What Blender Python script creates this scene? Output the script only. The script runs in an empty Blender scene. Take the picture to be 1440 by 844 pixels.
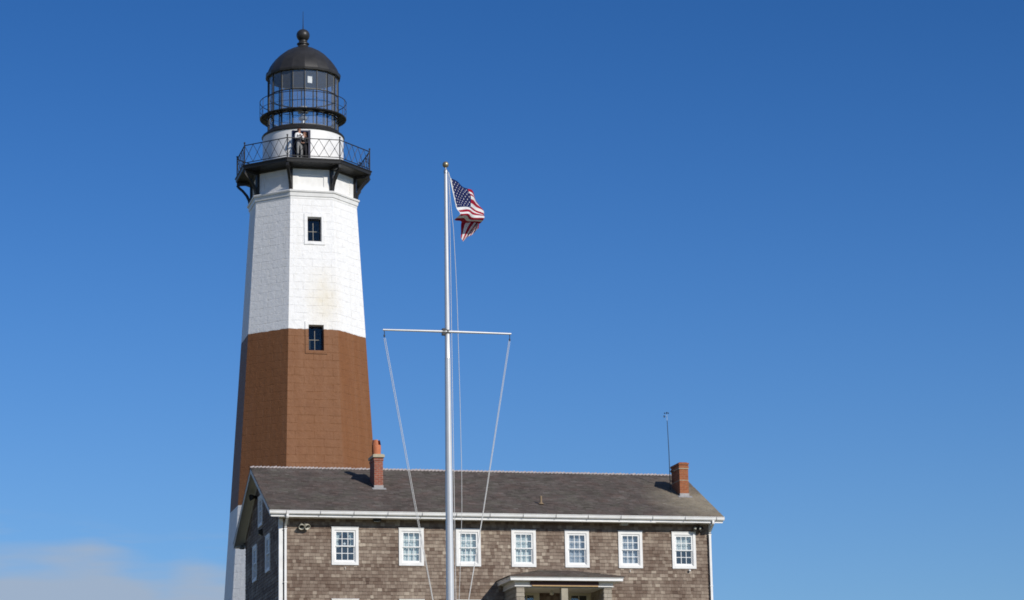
import bpy, math, random
from mathutils import Vector, Matrix
R_ = math.radians
SC = bpy.context.scene
COL = SC.collection
rng = random.Random(7)

# ------------------------------------------------------------------ camera
cam = bpy.data.cameras.new('camera'); camo = bpy.data.objects.new('camera', cam); COL.objects.link(camo)
cR = Vector((0.9708921, -0.238886, -0.0173794)); cU = Vector((-0.034524, -0.211378, 0.9767945)); cF = Vector((0.2370162, 0.947762, 0.2134725))
cC = Vector((-15.0228754, -95.6729293, -7.8076865))
camo.matrix_world = Matrix(((cR.x, cU.x, -cF.x, cC.x), (cR.y, cU.y, -cF.y, cC.y), (cR.z, cU.z, -cF.z, cC.z), (0, 0, 0, 1)))
cam.sensor_width = 36.0; cam.lens = 93.26; cam.clip_start = 0.5; cam.clip_end = 20000
SC.camera = camo

# ------------------------------------------------------------------ world, sun, exposure
SUN_EL, SUN_AZ = 30.0, 29.5           # azimuth measured from -Y towards +X
sv = Vector((math.sin(R_(SUN_AZ)) * math.cos(R_(SUN_EL)), -math.cos(R_(SUN_AZ)) * math.cos(R_(SUN_EL)), math.sin(R_(SUN_EL))))
world = bpy.data.worlds.new('World'); SC.world = world; world.use_nodes = True
wn, wl = world.node_tree.nodes, world.node_tree.links
bg = wn['Background']
sky = wn.new('ShaderNodeTexSky'); sky.sky_type = 'NISHITA'; sky.sun_disc = False
sky.sun_elevation = R_(SUN_EL); sky.sun_rotation = math.atan2(sv.x, sv.y)
sky.altitude = 0; sky.air_density = 1.0; sky.dust_density = 0.3; sky.ozone_density = 2.0
BG_STRENGTH = 0.138
bg.inputs['Strength'].default_value = BG_STRENGTH
# clouds: a low bank near the horizon, in directions of the sky
tc = wn.new('ShaderNodeTexCoord')
sep = wn.new('ShaderNodeSeparateXYZ'); wl.new(tc.outputs['Generated'], sep.inputs[0])
# clear dry air: a deeper blue a little above the horizon
ramp = wn.new('ShaderNodeValToRGB'); ramp.color_ramp.interpolation = 'B_SPLINE'
el_ = ramp.color_ramp.elements
stops = [(0.0, (0.3652, 0.5043, 0.7304)), (0.105, (0.3217, 0.4826, 0.713)), (0.215, (0.2, 0.4174, 0.7217)), (0.325, (0.1113, 0.313, 0.6)), (0.42, (0.1043, 0.3043, 0.5913)), (0.6, (0.6, 0.66, 0.82))]
while len(el_) < len(stops): el_.new(.5)
for e_, (p_, c_) in zip(el_, stops): e_.position = p_; e_.color = (*c_, 1)
wl.new(sep.outputs[2], ramp.inputs[0])
hsv = wn.new('ShaderNodeMix'); hsv.data_type = 'RGBA'; hsv.blend_type = 'MULTIPLY'; hsv.inputs[0].default_value = 1.0
wl.new(sky.outputs[0], hsv.inputs[6]); wl.new(ramp.outputs[0], hsv.inputs[7])
def wmath(op, a, b=None, c=None, clamp=False):
    n = wn.new('ShaderNodeMath'); n.operation = op; n.use_clamp = clamp
    for i, q in enumerate((a, b, c)):
        if q is None: continue
        if isinstance(q, (int, float)): n.inputs[i].default_value = q
        else: wl.new(q, n.inputs[i])
    return n.outputs[0]
mp = wn.new('ShaderNodeMapping'); mp.inputs['Scale'].default_value = (11, 11, 55); wl.new(tc.outputs['Generated'], mp.inputs[0])
nz = wn.new('ShaderNodeTexNoise'); nz.inputs['Scale'].default_value = 1.0; nz.inputs['Detail'].default_value = 4; nz.inputs['Roughness'].default_value = 0.5
wl.new(mp.outputs[0], nz.inputs['Vector'])
az = wmath('ARCTAN2', sep.outputs[0], sep.outputs[1])           # 0 = +Y, positive to +X (radians)
prof = wn.new('ShaderNodeValToRGB'); pe = prof.color_ramp.elements       # height of the cloud bank by bearing
pst = [(0.0, .120), (.05, .1265), (.088, .1265), (.103, .1175), (.112, .1145), (.124, .1195), (.140, .1175), (.18, .100), (.30, .06)]
while len(pe) < len(pst): pe.new(.5)
for e_, (p_, v_) in zip(pe, pst): e_.position = p_; e_.color = (v_, v_, v_, 1)
wl.new(az, prof.inputs[0])
prs = wn.new('ShaderNodeSeparateColor'); wl.new(prof.outputs[0], prs.inputs[0]); top = prs.outputs[0]
top = wmath('ADD', top, wmath('MULTIPLY', wmath('SUBTRACT', nz.outputs['Fac'], 0.5), 0.036))
cm = wmath('DIVIDE', wmath('SUBTRACT', top, sep.outputs[2]), 0.015, clamp=True)
cm = wmath('MULTIPLY', wmath('MULTIPLY', cm, cm), wmath('SUBTRACT', 3.0, wmath('MULTIPLY', cm, 2.0)))
mp2 = wn.new('ShaderNodeMapping'); mp2.inputs['Scale'].default_value = (16, 16, 120); mp2.inputs['Location'].default_value = (3.1, 1.7, .4); wl.new(tc.outputs['Generated'], mp2.inputs[0])
nz2 = wn.new('ShaderNodeTexNoise'); nz2.inputs['Scale'].default_value = 1.0; nz2.inputs['Detail'].default_value = 5; nz2.inputs['Roughness'].default_value = 0.55
wl.new(mp2.outputs[0], nz2.inputs['Vector'])
# thin wisps just above the bank, and a bank of uneven thickness
edge = wmath('DIVIDE', wmath('SUBTRACT', wmath('ADD', top, 0.012), sep.outputs[2]), 0.016, clamp=True)
wisp = wmath('MULTIPLY', wmath('MULTIPLY', edge, wmath('MULTIPLY', wmath('SUBTRACT', nz2.outputs['Fac'], 0.50), 5.0, clamp=True)), 0.55)
cm = wmath('MAXIMUM', wmath('MULTIPLY', cm, wmath('ADD', 0.40, wmath('MULTIPLY', nz2.outputs['Fac'], 1.25))), wisp)
cm = wmath('MINIMUM', cm, 0.9)
mixc = wn.new('ShaderNodeMix'); mixc.data_type = 'RGBA'
wl.new(cm, mixc.inputs[0]); wl.new(hsv.outputs[2], mixc.inputs[6])
CLOUD = (2.58, 3.16, 4.05, 1)
mixc.inputs[7].default_value = CLOUD
wl.new(mixc.outputs[2], bg.inputs['Color'])

sl = bpy.data.lights.new('sun', 'SUN'); sl.energy = 4.0; sl.angle = R_(0.5); sl.color = (1.0, 0.95, 0.875)
so = bpy.data.objects.new('sun', sl); COL.objects.link(so); so.location = sv * 200
so.rotation_euler = (-sv).to_track_quat('-Z', 'Y').to_euler()
SC.view_settings.view_transform = 'Standard'; SC.view_settings.look = 'None'
SC.view_settings.exposure = 0.0; SC.view_settings.gamma = 1.0; SC.view_settings.use_curve_mapping = False
SC.cycles.filter_width = 1.75
SC.cycles.max_bounces = 6; SC.cycles.transparent_max_bounces = 16

# ------------------------------------------------------------------ mesh helpers
class MB:
    """collects vertices and faces; build() links them as ONE mesh object (world coordinates in, local out)"""
    def __init__(s): s.v = []; s.f = []; s.m = []; s.t = []; s.uv = []; s.fr = None; s.mi = 0; s.tone = 0.5
    def P(s, p):
        p = Vector(p)
        if s.fr: o, u, n, w = s.fr; p = o + u * p.x + n * p.y + w * p.z
        s.v.append(p); return len(s.v) - 1
    def face(s, idx, uv=None):
        s.f.append(tuple(idx)); s.m.append(s.mi); s.t.append(s.tone); s.uv.append(uv)
    def quad(s, a, b, c, d, uv=None): s.face([s.P(a), s.P(b), s.P(c), s.P(d)], uv)
    def box(s, x0, x1, y0, y1, z0, z1):
        i = [s.P((x, y, z)) for z in (z0, z1) for y in (y0, y1) for x in (x0, x1)]
        for q in ((0, 2, 3, 1), (4, 5, 7, 6), (0, 1, 5, 4), (1, 3, 7, 5), (3, 2, 6, 7), (2, 0, 4, 6)): s.face([i[k] for k in q])
    def beam(s, p, q, w, h, up=(0, 0, 1)):
        p, q = Vector(p), Vector(q); d = (q - p).normalized(); up = Vector(up)
        a = d.cross(up)
        if a.length < 1e-4: a = d.cross(Vector((1, 0, 0)))
        a.normalize(); b = a.cross(d).normalized()
        i = []
        for e in (p, q):
            for sa, sb in ((-1, -1), (1, -1), (1, 1), (-1, 1)): i.append(s.P(e + a * (sa * w / 2) + b * (sb * h / 2)))
        for k in range(4): s.face([i[k], i[(k + 1) % 4], i[4 + (k + 1) % 4], i[4 + k]])
        s.face([i[3], i[2], i[1], i[0]]); s.face(i[4:])
    def tube(s, pts, r, seg=8, caps=True):
        pts = [Vector(p) for p in pts]
        rs = r if isinstance(r, (list, tuple)) else [r] * len(pts)
        rings = []; prev = None
        for k, p in enumerate(pts):
            d = (pts[min(k + 1, len(pts) - 1)] - pts[max(k - 1, 0)]).normalized()
            a = prev - d * prev.dot(d) if prev else d.cross(Vector((0, 0, 1)))
            if a.length < 1e-4: a = d.cross(Vector((1, 0, 0)))
            a.normalize(); prev = a; b = d.cross(a)
            rings.append([s.P(p + (a * math.cos(t) + b * math.sin(t)) * rs[k]) for t in [2 * math.pi * j / seg for j in range(seg)]])
        for k in range(len(rings) - 1):
            for j in range(seg): s.face([rings[k][j], rings[k][(j + 1) % seg], rings[k + 1][(j + 1) % seg], rings[k + 1][j]])
        if caps: s.face(rings[0][::-1]); s.face(rings[-1])
    def lathe(s, prof, c=(0, 0, 0), seg=24, ph=0.0, caps=False, skip=None, close=False):
        c = Vector(c); rings = []
        for r, z in prof:
            rings.append([s.P(c + Vector((r * math.sin(ph + 2 * math.pi * j / seg), -r * math.cos(ph + 2 * math.pi * j / seg), z))) for j in range(seg)])
        n = len(rings)
        for k in range(n if close else n - 1):
            A, B = rings[k], rings[(k + 1) % n]
            for j in range(seg):
                if skip and skip(k, j): continue
                s.face([A[j], A[(j + 1) % seg], B[(j + 1) % seg], B[j]])
        if caps: s.face(rings[0][::-1]); s.face(rings[-1])
    def sphere(s, c, r, seg=16, n=10):
        if not isinstance(r, (tuple, list)): r = (r, r, r)
        c = Vector(c); rings = []
        bot = s.P(c - Vector((0, 0, r[2]))); topv = s.P(c + Vector((0, 0, r[2])))
        for k in range(1, n):
            a = -math.pi / 2 + math.pi * k / n
            rings.append([s.P(c + Vector((r[0] * math.cos(a) * math.cos(2 * math.pi * j / seg), r[1] * math.cos(a) * math.sin(2 * math.pi * j / seg), r[2] * math.sin(a)))) for j in range(seg)])
        for j in range(seg):
            s.face([bot, rings[0][(j + 1) % seg], rings[0][j]]); s.face([topv, rings[-1][j], rings[-1][(j + 1) % seg]])
        for k in range(len(rings) - 1):
            for j in range(seg): s.face([rings[k][j], rings[k][(j + 1) % seg], rings[k + 1][(j + 1) % seg], rings[k + 1][j]])
    def prism(s, poly, off):
        off = Vector(off); a = [s.P(p) for p in poly]
        b = [s.P(Vector(p) + off) for p in poly]; n = len(a)
        s.face(a[::-1]); s.face(b)
        for k in range(n): s.face([a[k], a[(k + 1) % n], b[(k + 1) % n], b[k]])
    def build(s, name, mats, parent=None, origin=None, smooth=None):
        if not isinstance(mats, (list, tuple)): mats = [mats]
        root = parent
        o = Vector(origin) if origin is not None else Vector((0, 0, 0))
        while root is not None: o = o + Vector(root.location); root = root.parent
        me = bpy.data.meshes.new(name)
        me.from_pydata([tuple(p - o) for p in s.v], [], s.f)
        for m in mats: me.materials.append(m)
        me.polygons.foreach_set('material_index', s.m)
        ca = me.attributes.new('tone', 'FLOAT', 'FACE'); ca.data.foreach_set('value', s.t)
        if any(u is not None for u in s.uv):
            ul = me.uv_layers.new(name='UVMap')
            for p, u in zip(me.polygons, s.uv):
                if u:
                    for li, q in zip(p.loop_indices, u): ul.data[li].uv = q
        if smooth is not None:
            for p in me.polygons: p.use_smooth = True
            me.set_sharp_from_angle(angle=R_(smooth))
        me.update()
        ob = bpy.data.objects.new(name, me); COL.objects.link(ob)
        if parent is not None: ob.parent = parent
        if origin is not None: ob.location = origin
        return ob

def thing(name, label, cat, loc=(0, 0, 0), group=None):
    o = bpy.data.objects.new(name, None); COL.objects.link(o); o.location = loc
    o.empty_display_size = 0.3
    o['label'] = label; o['category'] = cat
    if group: o['group'] = group
    return o
def tag(o, label, cat, group=None):
    o['label'] = label; o['category'] = cat
    if group: o['group'] = group
    return o

# ------------------------------------------------------------------ materials
def mat(name, rgb=(.5, .5, .5), rough=.6, metal=0.0, spec=.4):
    m = bpy.data.materials.new(name); m.use_nodes = True
    b = m.node_tree.nodes['Principled BSDF']
    b.inputs['Base Color'].default_value = (*rgb, 1); b.inputs['Roughness'].default_value = rough
    b.inputs['Metallic'].default_value = metal; b.inputs['Specular IOR Level'].default_value = spec
    return m
class NT:
    def __init__(s, m): s.t = m.node_tree; s.b = s.t.nodes['Principled BSDF']
    def n(s, ty, **kw):
        x = s.t.nodes.new('ShaderNode' + ty)
        for k, v in kw.items():
            if k in x.inputs.keys(): x.inputs[k].default_value = v
            else: setattr(x, k, v)
        return x
    def l(s, a, b): s.t.links.new(a, b)
    def noise(s, vec, scale, detail=3, rough=.5):
        x = s.n('TexNoise'); x.inputs['Scale'].default_value = scale; x.inputs['Detail'].default_value = detail; x.inputs['Roughness'].default_value = rough
        if vec is not None: s.l(vec, x.inputs['Vector'])
        return x.outputs['Fac']
    def m(s, op, a, b=None, clamp=False):
        x = s.n('Math'); x.operation = op; x.use_clamp = clamp
        for i, q in enumerate((a, b)):
            if q is None: continue
            if isinstance(q, (int, float)): x.inputs[i].default_value = q
            else: s.l(q, x.inputs[i])
        return x.outputs[0]
    def ramp(s, f, stops):
        x = s.n('ValToRGB'); e = x.color_ramp.elements
        while len(e) < len(stops): e.new(.5)
        for q, (p, c) in zip(e, stops): q.position = p; q.color = (*c, 1)
        s.l(f, x.inputs[0]); return x.outputs[0]
    def mix(s, f, a, b, mode='MIX'):
        x = s.n('Mix'); x.data_type = 'RGBA'; x.blend_type = mode
        for i, q in ((0, f), (6, a), (7, b)):
            if isinstance(q, (int, float)): x.inputs[i].default_value = q
            elif isinstance(q, tuple): x.inputs[i].default_value = (*q, 1)
            else: s.l(q, x.inputs[i])
        return x.outputs[2]
    def bump(s, h, strength=.3, dist=.02, prev=None):
        x = s.n('Bump'); x.inputs['Strength'].default_value = strength; x.inputs['Distance'].default_value = dist
        s.l(h, x.inputs['Height'])
        if prev is not None: s.l(prev, x.inputs['Normal'])
        return x.outputs[0]
    def obj(s): return s.n('TexCoord').outputs['Object']
    def map(s, vec, sc, loc=(0, 0, 0)):
        x = s.n('Mapping'); x.inputs['Scale'].default_value = sc; x.inputs['Location'].default_value = loc
        s.l(vec, x.inputs[0]); return x.outputs[0]

def weathered(name, rgb, rough=.6, var=.12, scale=3.0, metal=0, bump=.0, spec=.4):
    m = mat(name, rgb, rough, metal, spec); t = NT(m); c = t.obj()
    f = t.noise(c, scale, 5, .6)
    dark = tuple(q * (1 - var) for q in rgb); lite = tuple(min(1, q * (1 + var * .6)) for q in rgb)
    t.l(t.ramp(f, [(.3, dark), (.7, lite)]), t.b.inputs['Base Color'])
    if bump: t.l(t.bump(t.noise(c, scale * 14, 3), bump, .01), t.b.inputs['Normal'])
    return m

M = {}
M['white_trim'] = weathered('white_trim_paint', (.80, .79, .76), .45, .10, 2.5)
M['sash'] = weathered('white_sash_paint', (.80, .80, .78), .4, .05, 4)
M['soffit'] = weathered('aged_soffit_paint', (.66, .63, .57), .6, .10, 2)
M['black_iron'] = weathered('black_painted_iron', (.022, .021, .021), .45, .3, 6)
M['dome'] = weathered('dark_dome_metal', (.030, .028, .026), .42, .35, 2.2, 0.0)
M['navy'] = weathered('dark_blue_door_paint', (.012, .014, .045), .5, .2, 5)
M['dark'] = mat('dark_interior', (.02, .02, .022), .9)
M['metal'] = weathered('galvanised_metal', (.42, .43, .44), .38, .15, 6, .6)
M['mast'] = weathered('aluminium_mast', (.66, .66, .65), .34, .08, 1.5, .35)
M['gold'] = weathered('tarnished_gilt_ball', (.38, .32, .21), .42, .2, 12, .75)
M['rope'] = weathered('white_rope', (.72, .71, .68), .8, .1, 20)
M['concrete'] = weathered('chimney_cap_mortar', (.46, .40, .28), .85, .2, 8, bump=.3)
M['lead'] = weathered('lead_flashing', (.34, .33, .32), .6, .25, 8)
M['terracotta'] = weathered('terracotta', (.52, .17, .075), .75, .2, 7, bump=.2)
M['cream'] = weathered('cream_door_paint', (.62, .58, .44), .5, .1, 4)
M['postwood'] = weathered('weathered_post', (.36, .32, .24), .75, .15, 5)
M['fixture'] = weathered('bronze_fixture', (.03, .028, .025), .5, .2, 8)
M['fixture_white'] = weathered('pale_fixture_metal', (.56, .53, .44), .4, .15, 10)
M['bead'] = weathered('glazing_bead_metal', (.30, .28, .23), .5, .15, 10)
M['stair'] = mat('stairwell_shade_grey', (.10, .10, .095), .9)  # grey with the stairwell's dimness put into the colour
M['lining'] = weathered('grey_dome_lining', (.13, .135, .125), .7, .2, 4)
M['lens'] = mat('lamp_lens', (.62, .60, .50), .15)
M['sign'] = weathered('oxblood_sign_board', (.060, .026, .020), .6, .3, 9)
M['signtrim'] = weathered('gilt_sign_trim', (.62, .40, .17), .5, .15, 9)
M['pvc'] = weathered('weathered_vent_pipe', (.24, .17, .10), .7, .2, 5)

# glass: partly clear, partly mirror, by angle
def glass(name, tint, refl, dirt):
    m = bpy.data.materials.new(name); m.use_nodes = True; nt = m.node_tree; nt.nodes.remove(nt.nodes['Principled BSDF'])
    out = nt.nodes['Material Output']
    tr = nt.nodes.new('ShaderNodeBsdfTransparent'); tr.inputs[0].default_value = (*tint, 1)
    gl = nt.nodes.new('ShaderNodeBsdfGlossy'); gl.inputs['Roughness'].default_value = .03
    lw = nt.nodes.new('ShaderNodeLayerWeight'); lw.inputs['Blend'].default_value = .5
    pw = nt.nodes.new('ShaderNodeMath'); pw.operation = 'POWER'; pw.inputs[1].default_value = 5.0; nt.links.new(lw.outputs['Facing'], pw.inputs[0])
    ad = nt.nodes.new('ShaderNodeMath'); ad.operation = 'ADD'; ad.use_clamp = True; ad.inputs[1].default_value = refl
    nt.links.new(pw.outputs[0], ad.inputs[0])
    mx = nt.nodes.new('ShaderNodeMixShader'); nt.links.new(ad.outputs[0], mx.inputs[0])
    nt.links.new(tr.outputs[0], mx.inputs[1]); nt.links.new(gl.outputs[0], mx.inputs[2]); df = nt.nodes.new('ShaderNodeBsdfDiffuse'); df.inputs[0].default_value = (.7, .72, .72, 1)
    m2 = nt.nodes.new('ShaderNodeMixShader'); m2.inputs[0].default_value = dirt
    nt.links.new(mx.outputs[0], m2.inputs[1]); nt.links.new(df.outputs[0], m2.inputs[2]); nt.links.new(m2.outputs[0], out.inputs[0])
    return m
M['glass'] = glass('window_glass', (.92, .95, .96), .07, .02)
M['tower_glass'] = glass('tower_window_glass', (.8, .84, .86), .035, .0)
M['lantern_glass'] = glass('lantern_glass', (.98, .99, .99), .07, .045)

def curtain_mat(name, rgb):
    m = mat(name, rgb, .9); t = NT(m)
    f = t.noise(t.map(t.obj(), (14, 14, 1.2)), 1.5, 2)
    t.l(t.ramp(f, [(.3, tuple(q * .78 for q in rgb)), (.7, rgb)]), t.b.inputs['Base Color'])
    return m
M['sheer'] = curtain_mat('sheer_curtain', (.80, .84, .80))
M['grey_curtain'] = curtain_mat('grey_curtain', (.50, .52, .56))
M['shade'] = curtain_mat('roller_shade', (.80, .82, .78))

# cedar shingles (tone per shingle comes from the mesh)
def shingle_mat(name, stops, grain, patch, rough=.85, stain=None):
    m = mat(name, stops[0][1], rough, 0, .25); t = NT(m); c = t.obj()
    at = t.n('Attribute'); at.attribute_name = 'tone'
    g = t.noise(t.map(c, grain), 1.0, 4, .6)
    p = t.noise(c, patch, 4, .55)
    f = t.m('ADD', t.m('MULTIPLY', at.outputs['Fac'], .58), t.m('ADD', t.m('MULTIPLY', g, .24), t.m('MULTIPLY', p, .62)))
    f = t.m('SUBTRACT', f, .22)
    colr = t.ramp(f, stops)
    if stain: colr = stain(t, c, colr)
    t.l(colr, t.b.inputs['Base Color'])
    t.l(t.bump(g, .35, .012), t.b.inputs['Normal'])
    return m
M['cedar'] = shingle_mat('weathered_cedar_shingles', [(.08, (.075, .048, .036)), (.30, (.138, .094, .069)), (.5, (.205, .154, .118)), (.70, (.315, .253, .196)), (.92, (.48, .41, .32))], (38, 38, 3.0), .75)
M['cedar_pale'] = shingle_mat('pale_cedar_shingles', [(.05, (.20, .165, .125)), (.35, (.27, .235, .185)), (.65, (.34, .30, .24)), (.95, (.46, .41, .34))], (38, 38, 3.0), .75)
def roof_stain(t, c, col):
    # pale lichen stain spreading below the right chimney
    sx = t.n('SeparateXYZ'); t.l(c, sx.inputs[0])
    dx = t.m('MULTIPLY', t.m('SUBTRACT', sx.outputs[0], 8.35), .48); dy = t.m('MULTIPLY', t.m('SUBTRACT', sx.outputs[1], -3.3), .34)
    d = t.m('SQRT', t.m('ADD', t.m('MULTIPLY', dx, dx), t.m('MULTIPLY', dy, dy)))
    k = t.m('SUBTRACT', 1.15, d, True)
    k = t.m('MULTIPLY', k, t.m('MULTIPLY', t.noise(c, 1.6, 4, .6), 1.5), True)
    hue = t.ramp(t.noise(c, 1.4, 4, .6), [(.35, (1.08, .98, .96)), (.5, (1, 1, 1)), (.65, (.97, 1.03, .97))])
    col = t.mix(1.0, col, hue, 'MULTIPLY')
    return t.mix(t.m('MULTIPLY', k, .9), col, (.36, .31, .225))
M['roof'] = shingle_mat('dark_roof_shingles', [(.1, (.058, .046, .039)), (.4, (.094, .077, .066)), (.65, (.132, .110, .096)), (.95, (.205, .182, .160))], (5, 30, 30), 1.1, .9, roof_stain)
M['ridge'] = weathered('pale_ridge_shingles', (.52, .45, .41), .8, .35, 14)

def brick_mat(name, c1, c2, mortar, flat=False):
    m = mat(name, c1, .85, 0, .25); t = NT(m); c = t.obj()
    sx = t.n('SeparateXYZ'); t.l(c, sx.inputs[0])
    cb = t.n('CombineXYZ'); t.l(t.m('ADD', sx.outputs[0], sx.outputs[1]), cb.inputs[0]); t.l(sx.outputs[2], cb.inputs[1])
    b = t.n('TexBrick'); t.l(cb.outputs[0], b.inputs['Vector'])
    b.inputs['Scale'].default_value = 1.0; b.inputs['Brick Width'].default_value = .205; b.inputs['Row Height'].default_value = .072
    b.inputs['Mortar Size'].default_value = .010; b.inputs['Mortar Smooth'].default_value = .2; b.inputs['Bias'].default_value = 0
    b.inputs['Color1'].default_value = (*c1, 1); b.inputs['Color2'].default_value = (*c2, 1); b.inputs['Mortar'].default_value = (*mortar, 1)
    n = t.noise(c, 12, 4, .6)
    t.l(t.mix(.55, b.outputs['Color'], t.ramp(n, [(.3, (.55, .55, .55)), (.7, (1.2, 1.15, 1.1))]), 'MULTIPLY'), t.b.inputs['Base Color'])
    t.l(t.bump(t.m('SUBTRACT', t.m('MULTIPLY', n, .3), b.outputs['Fac']), .6, .008), t.b.inputs['Normal'])
    return m
M['brick_red'] = brick_mat('red_brick', (.25, .068, .040), (.34, .105, .062), (.34, .235, .185))
M['brick_orange'] = brick_mat('orange_brick', (.36, .125, .05), (.30, .095, .04), (.34, .17, .10))

# painted sandstone of the tower: white, brown, white bands of paint; block joints under the paint
def tower_mat():
    m = mat('banded_tower_paint', (.8, .79, .76), .62, 0, .3); t = NT(m)
    uvn = t.n('TexCoord'); uv = uvn.outputs['UV']; ob = uvn.outputs['Object']
    # joints wander a little
    wob = t.n('TexNoise'); wob.inputs['Scale'].default_value = 1.3; wob.inputs['Detail'].default_value = 3; t.l(uv, wob.inputs['Vector'])
    va = t.n('VectorMath'); va.operation = 'SUBTRACT'; t.l(wob.outputs['Color'], va.inputs[0]); va.inputs[1].default_value = (.5, .5, .5)
    vs = t.n('VectorMath'); vs.operation = 'SCALE'; t.l(va.outputs[0], vs.inputs[0]); vs.inputs['Scale'].default_value = .10
    vd = t.n('VectorMath'); vd.operation = 'ADD'; t.l(uv, vd.inputs[0]); t.l(vs.outputs[0], vd.inputs[1])
    b = t.n('TexBrick'); t.l(vd.outputs[0], b.inputs['Vector'])
    b.inputs['Scale'].default_value = 1.0; b.inputs['Brick Width'].default_value = .92; b.inputs['Row Height'].default_value = .385
    b.inputs['Mortar Size'].default_value = .016; b.inputs['Mortar Smooth'].default_value = .6; b.inputs['Bias'].default_value = 0
    b.inputs['Color1'].default_value = (0, 0, 0, 1); b.inputs['Color2'].default_value = (1, 1, 1, 1); b.inputs['Mortar'].default_value = (.5, .5, .5, 1)
    n1 = t.noise(uv, 1.1, 4, .6); n2 = t.noise(uv, 4.5, 5, .65); n3 = t.noise(uv, 26, 3, .6)
    keep = t.ramp(t.noise(uv, 2.3, 4, .7), [(.42, (.06, .06, .06)), (.62, (1, 1, 1))])
    joint = t.m('MULTIPLY', b.outputs['Fac'], keep)
    h = t.m('ADD', t.m('MULTIPLY', joint, -.95), t.m('ADD', t.m('MULTIPLY', n2, .95), t.m('MULTIPLY', n3, .22)))
    h = t.m('ADD', h, t.m('MULTIPLY', b.outputs['Color'], .30))
    t.l(t.bump(h, .60, .034), t.b.inputs['Normal'])
    sz = t.n('SeparateXYZ'); t.l(ob, sz.inputs[0])
    z = t.m('ADD', sz.outputs[2], t.m('MULTIPLY', t.m('SUBTRACT', n2, .5), .08))
    brown = t.m('MULTIPLY', t.m('GREATER_THAN', z, 9.74), t.m('LESS_THAN', z, 18.08))
    wcol = t.ramp(n2, [(.25, (.76, .75, .73)), (.6, (.845, .835, .81))])
    streak = t.noise(t.map(uv, (2.4, .16, 1)), 1.0, 5, .65)
    wcol = t.mix(t.m('MULTIPLY', t.m('SUBTRACT', streak, .50), 1.1, True), wcol, (.66, .63, .56))
    # rust-yellow weeping below the upper window
    sx = sz
    kx = t.m('SUBTRACT', 1.0, t.m('ABSOLUTE', t.m('DIVIDE', t.m('SUBTRACT', sz.outputs[0], .55), 1.1)), True)
    kz = t.m('SUBTRACT', 1.0, t.m('ABSOLUTE', t.m('DIVIDE', t.m('SUBTRACT', sz.outputs[2], 19.5), 2.0)), True)
    st = t.m('MULTIPLY', t.m('MULTIPLY', kx, kz), t.m('MULTIPLY', t.noise(t.map(uv, (1.6, 1, .7)), 1.6, 5, .7), .95), True)
    wcol = t.mix(st, wcol, (.72, .60, .36))
    bcol = t.ramp(n2, [(.25, (.182, .074, .026)), (.7, (.222, .092, .034))])
    bcol = t.mix(t.m('MULTIPLY', t.m('SUBTRACT', streak, .45), 1.5, True), bcol, (.27, .135, .070))
    bcol = t.mix(t.m('MULTIPLY', t.m('SUBTRACT', n1, .5), 1.6, True), bcol, (.175, .068, .026))
    wcol = t.mix(t.m('MULTIPLY', joint, .05), wcol, (.45, .45, .44)); bcol = t.mix(t.m('MULTIPLY', joint, .05), bcol, (.10, .04, .018))
    t.l(t.mix(brown, wcol, bcol), t.b.inputs['Base Color'])
    return m
M['tower'] = tower_mat()
M['tower_plain'] = M['tower']

def flag_mat():
    m = mat('flag_cloth', (.7, .7, .7), .75, 0, .2); t = NT(m)
    uv = t.n('TexCoord').outputs['UV']; s = t.n('SeparateXYZ'); t.l(uv, s.inputs[0])
    U, V = s.outputs[0], s.outputs[1]                               # U along the fly, V down from the top
    red = t.m('LESS_THAN', t.m('MODULO', t.m('FLOOR', t.m('MULTIPLY', V, 13.0)), 2.0), .5)
    col = t.mix(red, (.80, .79, .77), (.36, .008, .030))
    cant = t.m('MULTIPLY', t.m('LESS_THAN', U, .40), t.m('LESS_THAN', V, 7 / 13.0))
    # 50 stars: rows of six and five on a half-step grid
    gx = t.m('MULTIPLY', t.m('DIVIDE', U, .40), 12.0); gy = t.m('MULTIPLY', t.m('DIVIDE', V, 7 / 13.0), 10.0)
    ix = t.m('ROUND', gx); iy = t.m('ROUND', gy)
    par = t.m('LESS_THAN', t.m('MODULO', t.m('ADD', ix, iy), 2.0), .5)
    dx = t.m('MULTIPLY', t.m('SUBTRACT', gx, ix), .063); dy = t.m('MULTIPLY', t.m('SUBTRACT', gy, iy), .054)
    ang = t.m('ARCTAN2', dx, t.m('MULTIPLY', dy, -1.0))
    rr = t.m('SQRT', t.m('ADD', t.m('MULTIPLY', dx, dx), t.m('MULTIPLY', dy, dy)))
    tri = t.m('ABSOLUTE', t.m('SUBTRACT', t.m('FRACT', t.m('ADD', t.m('DIVIDE', ang, 2 * math.pi / 5), .0)), .5))   # .5 at tips
    rad = t.m('ADD', .0085, t.m('MULTIPLY', t.m('POWER', t.m('MULTIPLY', tri, 2.0), 1.5), .010))
    inn = t.m('MULTIPLY', t.m('MULTIPLY', t.m('GREATER_THAN', ix, .5), t.m('LESS_THAN', ix, 11.5)), t.m('MULTIPLY', t.m('GREATER_THAN', iy, .5), t.m('LESS_THAN', iy, 9.5)))
    star = t.m('MULTIPLY', t.m('MULTIPLY', par, inn), t.m('LESS_THAN', rr, rad))
    cc = t.mix(star, (.008, .014, .085), (.80, .79, .77))
    col = t.mix(cant, col, cc)
    hem = t.m('LESS_THAN', U, .022); col = t.mix(hem, col, (.80, .79, .77))
    t.l(col, t.b.inputs['Base Color'])
    tr = t.n('BsdfTranslucent'); t.l(col, tr.inputs[0])
    mx = t.n('MixShader'); mx.inputs[0].default_value = .22
    t.l(t.b.outputs[0], mx.inputs[1]); t.l(tr.outputs[0], mx.inputs[2]); t.l(mx.outputs[0], t.t.nodes['Material Output'].inputs[0])
    return m
M['flag'] = flag_mat()

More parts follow.
